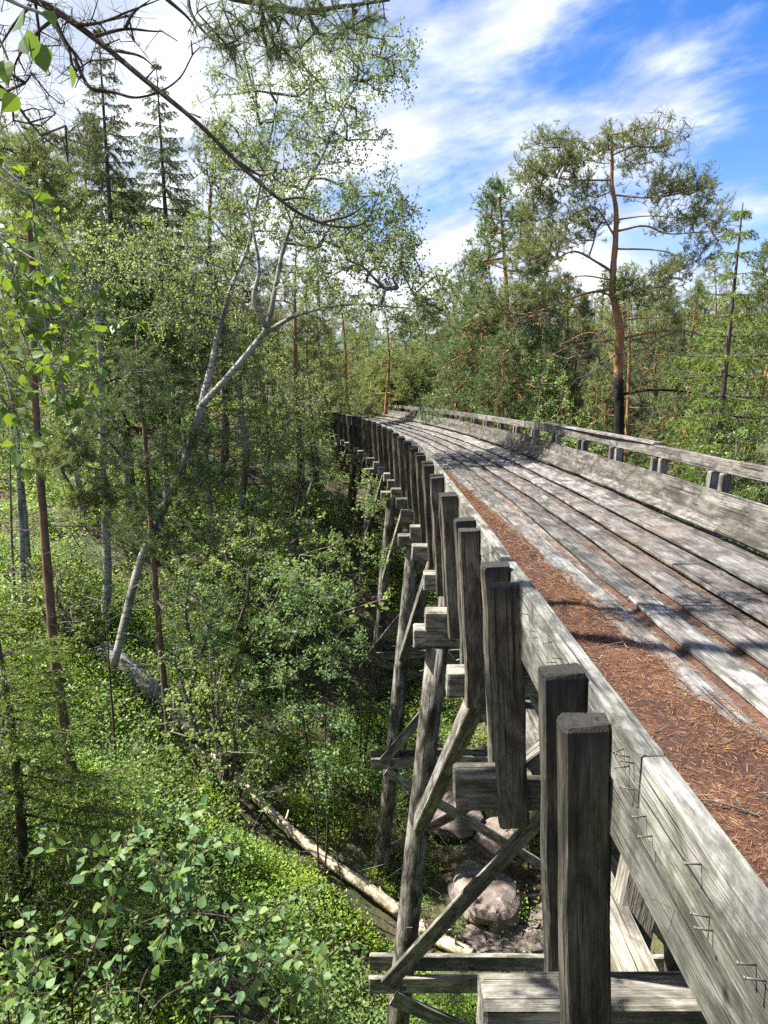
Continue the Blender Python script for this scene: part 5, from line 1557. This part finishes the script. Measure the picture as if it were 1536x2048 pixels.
# forest behind: trees that nothing tells apart
rest = [('pine_a', 470, 36, 470), ('pine_b', 540, 40, 520), ('pine_a', 640, 44, 540), ('pine_b', 690, 40, 560), ('birch_a', 720, 46, 620), ('pine_c', 850, 46, 600), ('pine_b', 905, 42, 575), ('pine_c', 950, 33, 520), ('pine_a', 960, 45, 570), ('pine_b', 1080, 34, 500),
        ('pine_c', 1140, 30, 560), ('pine_a', 1190, 38, 590), ('pine_c', 1240, 34, 620), ('pine_b', 1330, 34, 590), ('pine_c', 1390, 27, 580), ('pine_a', 1430, 32, 520), ('pine_c', 1545, 22, 500), ('birch_a', 1420, 22, 660), ('pine_c', 1370, 20, 690), ('birch_b', 1500, 18, 640),
        ('pine_b', 60, 34, 270), ('pine_a', -20, 30, 240), ('birch_b', 210, 30, 380), ('pine_c', 250, 36, 360), ('pine_a', 350, 40, 420), ('birch_b', 480, 30, 560), ('birch_a', 530, 27, 640), ('birch_b', 60, 28, 400), ('pine_c', 620, 36, 640), ('pine_c', 700, 50, 660), ('birch_a', 660, 38, 690), ('birch_b', 570, 34, 690), ('pine_c', 880, 38, 700), ('pine_b', 1000, 40, 600), ('pine_c', 1110, 24, 690), ('pine_c', 1210, 23, 720), ('pine_c', 930, 28, 690), ('pine_c', 1000, 22, 690)]
for q, (px, Y) in enumerate([(470, 50), (520, 47), (560, 52), (600, 48), (650, 53), (690, 56), (730, 52), (775, 57), (820, 54), (860, 50), (900, 48), (945, 52), (985, 46), (1030, 44), (1075, 42), (1120, 40), (1165, 36), (1205, 40), (1260, 42), (1300, 38), (1345, 40), (1400, 36), (1450, 38), (1510, 34), (430, 44), (380, 46), (320, 42), (260, 46)]):
    rest.append((('pine_c', 'pine_b', 'pine_c', 'birch_a')[q % 4], px, Y, 560 + (70 if 640 < px < 960 else 25) + 30 * ((q * 7) % 5) / 4))
for px, Y, top in [(960, 27, 620), (1040, 26, 610), (1090, 28, 600), (1160, 26, 650), (1195, 27, 690), (1290, 28, 660), (1340, 26, 670), (1420, 25, 640), (1475, 24, 600), (1530, 26, 590), (905, 33, 680), (860, 40, 690)]:
    rest.append(('pine_c', px, Y, top))
NAMES = {'p': ('pine_tree', 'one of the pines massed in the forest behind the chute', 'pines massed in the forest behind'), 'b': ('birch_tree', 'one of the birches mixed into the forest behind', 'birches mixed into the forest behind')}
for key, px, Y, top in rest:
    nm, lb, gr = NAMES[key[0]]
    place(key, nm, px, Y, top, lb, 'tree', gr, wide=rng.uniform(.9, 1.25))


# ---- far wood closing the view, one mass
def far_wood():
    gb, gf = Geo(), Geo()
    for _ in range(420):
        Y = rng.uniform(48, 110); X = rng.uniform(-1.0, 1.0) * Y * .85
        z0 = float(zg(X, Y)); h = rng.uniform(4.5, 8.0)
        if -0.08 < X / Y < 0.13: h *= .72
        prisms(gb, [[X, Y, z0]], [[X, Y, z0 + h]], .12, .03, 5)
        n = 420
        f = rng.random(n) ** .8
        rr = (1 - f) ** .7 * rng.uniform(1.1, 1.9) * np.sqrt(rng.random(n)); az = rng.uniform(0, 6.28, n)
        P = np.stack([X + rr * np.cos(az), Y + rr * np.sin(az), z0 + h * (.12 + .9 * f)], -1)
        leaves(gf, P, nrm(rng.normal(0, 1, (n, 3))), rng.uniform(.14, .3, n), .5)
    t = gf.obj('far_wood', M['pine_needle'])
    tag(t, 'distant wood beyond the end of the chute', 'wood', kind='stuff')
    o = gb.obj('trunks', M['spruce_bark'], t)


far_wood()


# ---- bilberry and other low plants covering the slopes
def undergrowth():
    gf, gs = Geo(), Geo()
    C = []
    def scatter(n, x0, x1, y0, y1, keep=None):
        x = rng.uniform(x0, x1, n); y = rng.uniform(y0, y1, n)
        dens = vnoise(x * .55, y * .55, 61) * .6 + vnoise(x * 1.7, y * 1.7, 62) * .4
        ok = dens > .33
        # the bare bank under the chute
        bare = (x > 0.9) & (x < 4.6) & (y > 10.0) & (y < 15.5)
        ok &= ~(bare & (rng.random(n) < .9))
        ok &= ~((np.abs(x + 1.8) < 1.3) & (y > 17) & (y < 27) & (rng.random(n) < .75))
        return np.stack([x[ok], y[ok]], -1)
    A = np.vstack([scatter(6000, -7, 3, 5.0, 12), scatter(6000, -12, 2, 11, 18), scatter(3800, -16, 4, 17, 28), scatter(1500, 3, 12, 6, 22), scatter(1500, -14, 10, 26, 42), scatter(900, -4, 1.0, 2.6, 5.5)])
    LP = np.vstack(LOGS)[:, :2]
    # nothing tall grows on the logs or just in front of them
    front = LP[None] - nrm(LP)[None] * np.array([0, .2, .4]).reshape(3, 1, 1)
    near = np.min(np.linalg.norm(A[:, None] - front.reshape(-1, 2)[None], axis=2), 1)
    A = A[near > .34]; near = near[near > .34]
    x, y = A[:, 0], A[:, 1]; z = zg(x, y)
    n = len(A); K = 22
    size = rng.uniform(.7, 1.35, n) * np.interp(y, [5, 12, 25, 42], [.8, .95, 1.3, 1.9])
    size = size * (0.55 + 0.9 * vnoise(x * .8 + 5, y * .8, 67))
    hgt = .36 * size * (0.35 + 1.3 * vnoise(x * .9, y * .9, 66))
    th = rng.uniform(0, 6.28, (n, K)); rr = np.sqrt(rng.random((n, K))) * .22 * size[:, None]
    hz = rng.random((n, K)) ** .6
    P = np.stack([x[:, None] + rr * np.cos(th), y[:, None] + rr * np.sin(th), z[:, None] + hgt[:, None] * hz * (1.1 - .5 * (rr / (.22 * size[:, None])) ** 2)], -1)
    D = nrm(np.stack([np.cos(th), np.sin(th), rng.normal(.35, .5, (n, K))], -1) + rng.normal(0, .4, (n, K, 3)))
    S = (.05 * rng.uniform(.7, 1.35, (n, K)) * np.interp(y, [5, 12, 25, 42], [.85, 1.0, 1.5, 2.3])[:, None])
    leaves(gf, P.reshape(-1, 3), D.reshape(-1, 3), S.reshape(-1), .62, .45)
    # taller broad-leaved shrubs and ferny sprays standing out of the bilberry
    pick = rng.random(n) < np.interp(y, [4, 10, 26, 42], [.10, .075, .06, .05])
    pick &= near > 1.3
    bx, by, bz = x[pick], y[pick], z[pick]; nb = len(bx); KB = 70
    hb = rng.uniform(.45, 1.25, nb); rb = rng.uniform(.25, .6, nb)
    th2 = rng.uniform(0, 6.28, (nb, KB)); f2 = rng.random((nb, KB)); r2 = np.sqrt(rng.random((nb, KB))) * rb[:, None] * (.35 + .9 * f2 * (1.25 - f2))
    P2 = np.stack([bx[:, None] + r2 * np.cos(th2), by[:, None] + r2 * np.sin(th2), bz[:, None] + hb[:, None] * (.15 + .85 * f2)], -1)
    D2 = nrm(np.stack([np.cos(th2), np.sin(th2), rng.normal(-.05, .4, (nb, KB))], -1))
    lf = rng.uniform(.05, .11, nb)[:, None] * rng.uniform(.6, 1.25, (nb, KB)) * np.interp(by, [5, 12, 25, 42], [.7, 1, 1.3, 1.8])[:, None]
    gbush = Geo(); leaves(gbush, P2.reshape(-1, 3), D2.reshape(-1, 3), lf.reshape(-1), .6, .5)
    gst = Geo()
    for q in range(0, KB, 7): prisms(gst, np.stack([bx, by, bz - .05], -1), P2[:, q], .006, .002, 3)
    ob2 = gbush.obj('low_shrubs', M['bush_leaf']); tag(ob2, 'mixed broad-leaved shrubs standing out of the bilberry on the slopes', 'undergrowth', kind='stuff')
    gst.obj('stalks', M['grey_twig'], ob2)
    st = rng.random(n) < .5
    Pb = np.stack([x, y, z - .03], -1)[st]; idx = np.where(st)[0]
    for q in range(3):
        prisms(gs, Pb, P[idx, q * 7], .003, .0015, 3)
    o = gf.obj('undergrowth', M['shrub_leaf'])
    tag(o, 'bright bilberry scrub covering the sunlit slopes of the gully', 'undergrowth', kind='stuff')
    gs.obj('stalks', M['dead_bark'], o)
    # dry twigs and brush lying about
    g = Geo()
    for _ in range(500):
        Y = rng.uniform(6, 26); X = rng.uniform(-.6, .15) * Y
        p = np.array([X, Y, float(zg(X, Y)) + rng.uniform(.05, .3)]); a = rng.uniform(0, 6.28); ln = rng.uniform(.3, 1.3)
        d = np.array([math.cos(a), math.sin(a), rng.normal(.1, .3)])
        prisms(g, [p], [p + d * ln], .010, .004, 4)
    ob = g.obj('brush', M['grey_twig'])
    tag(ob, 'dry grey twigs lying among the low plants on the slope', 'brush', kind='stuff')


undergrowth()
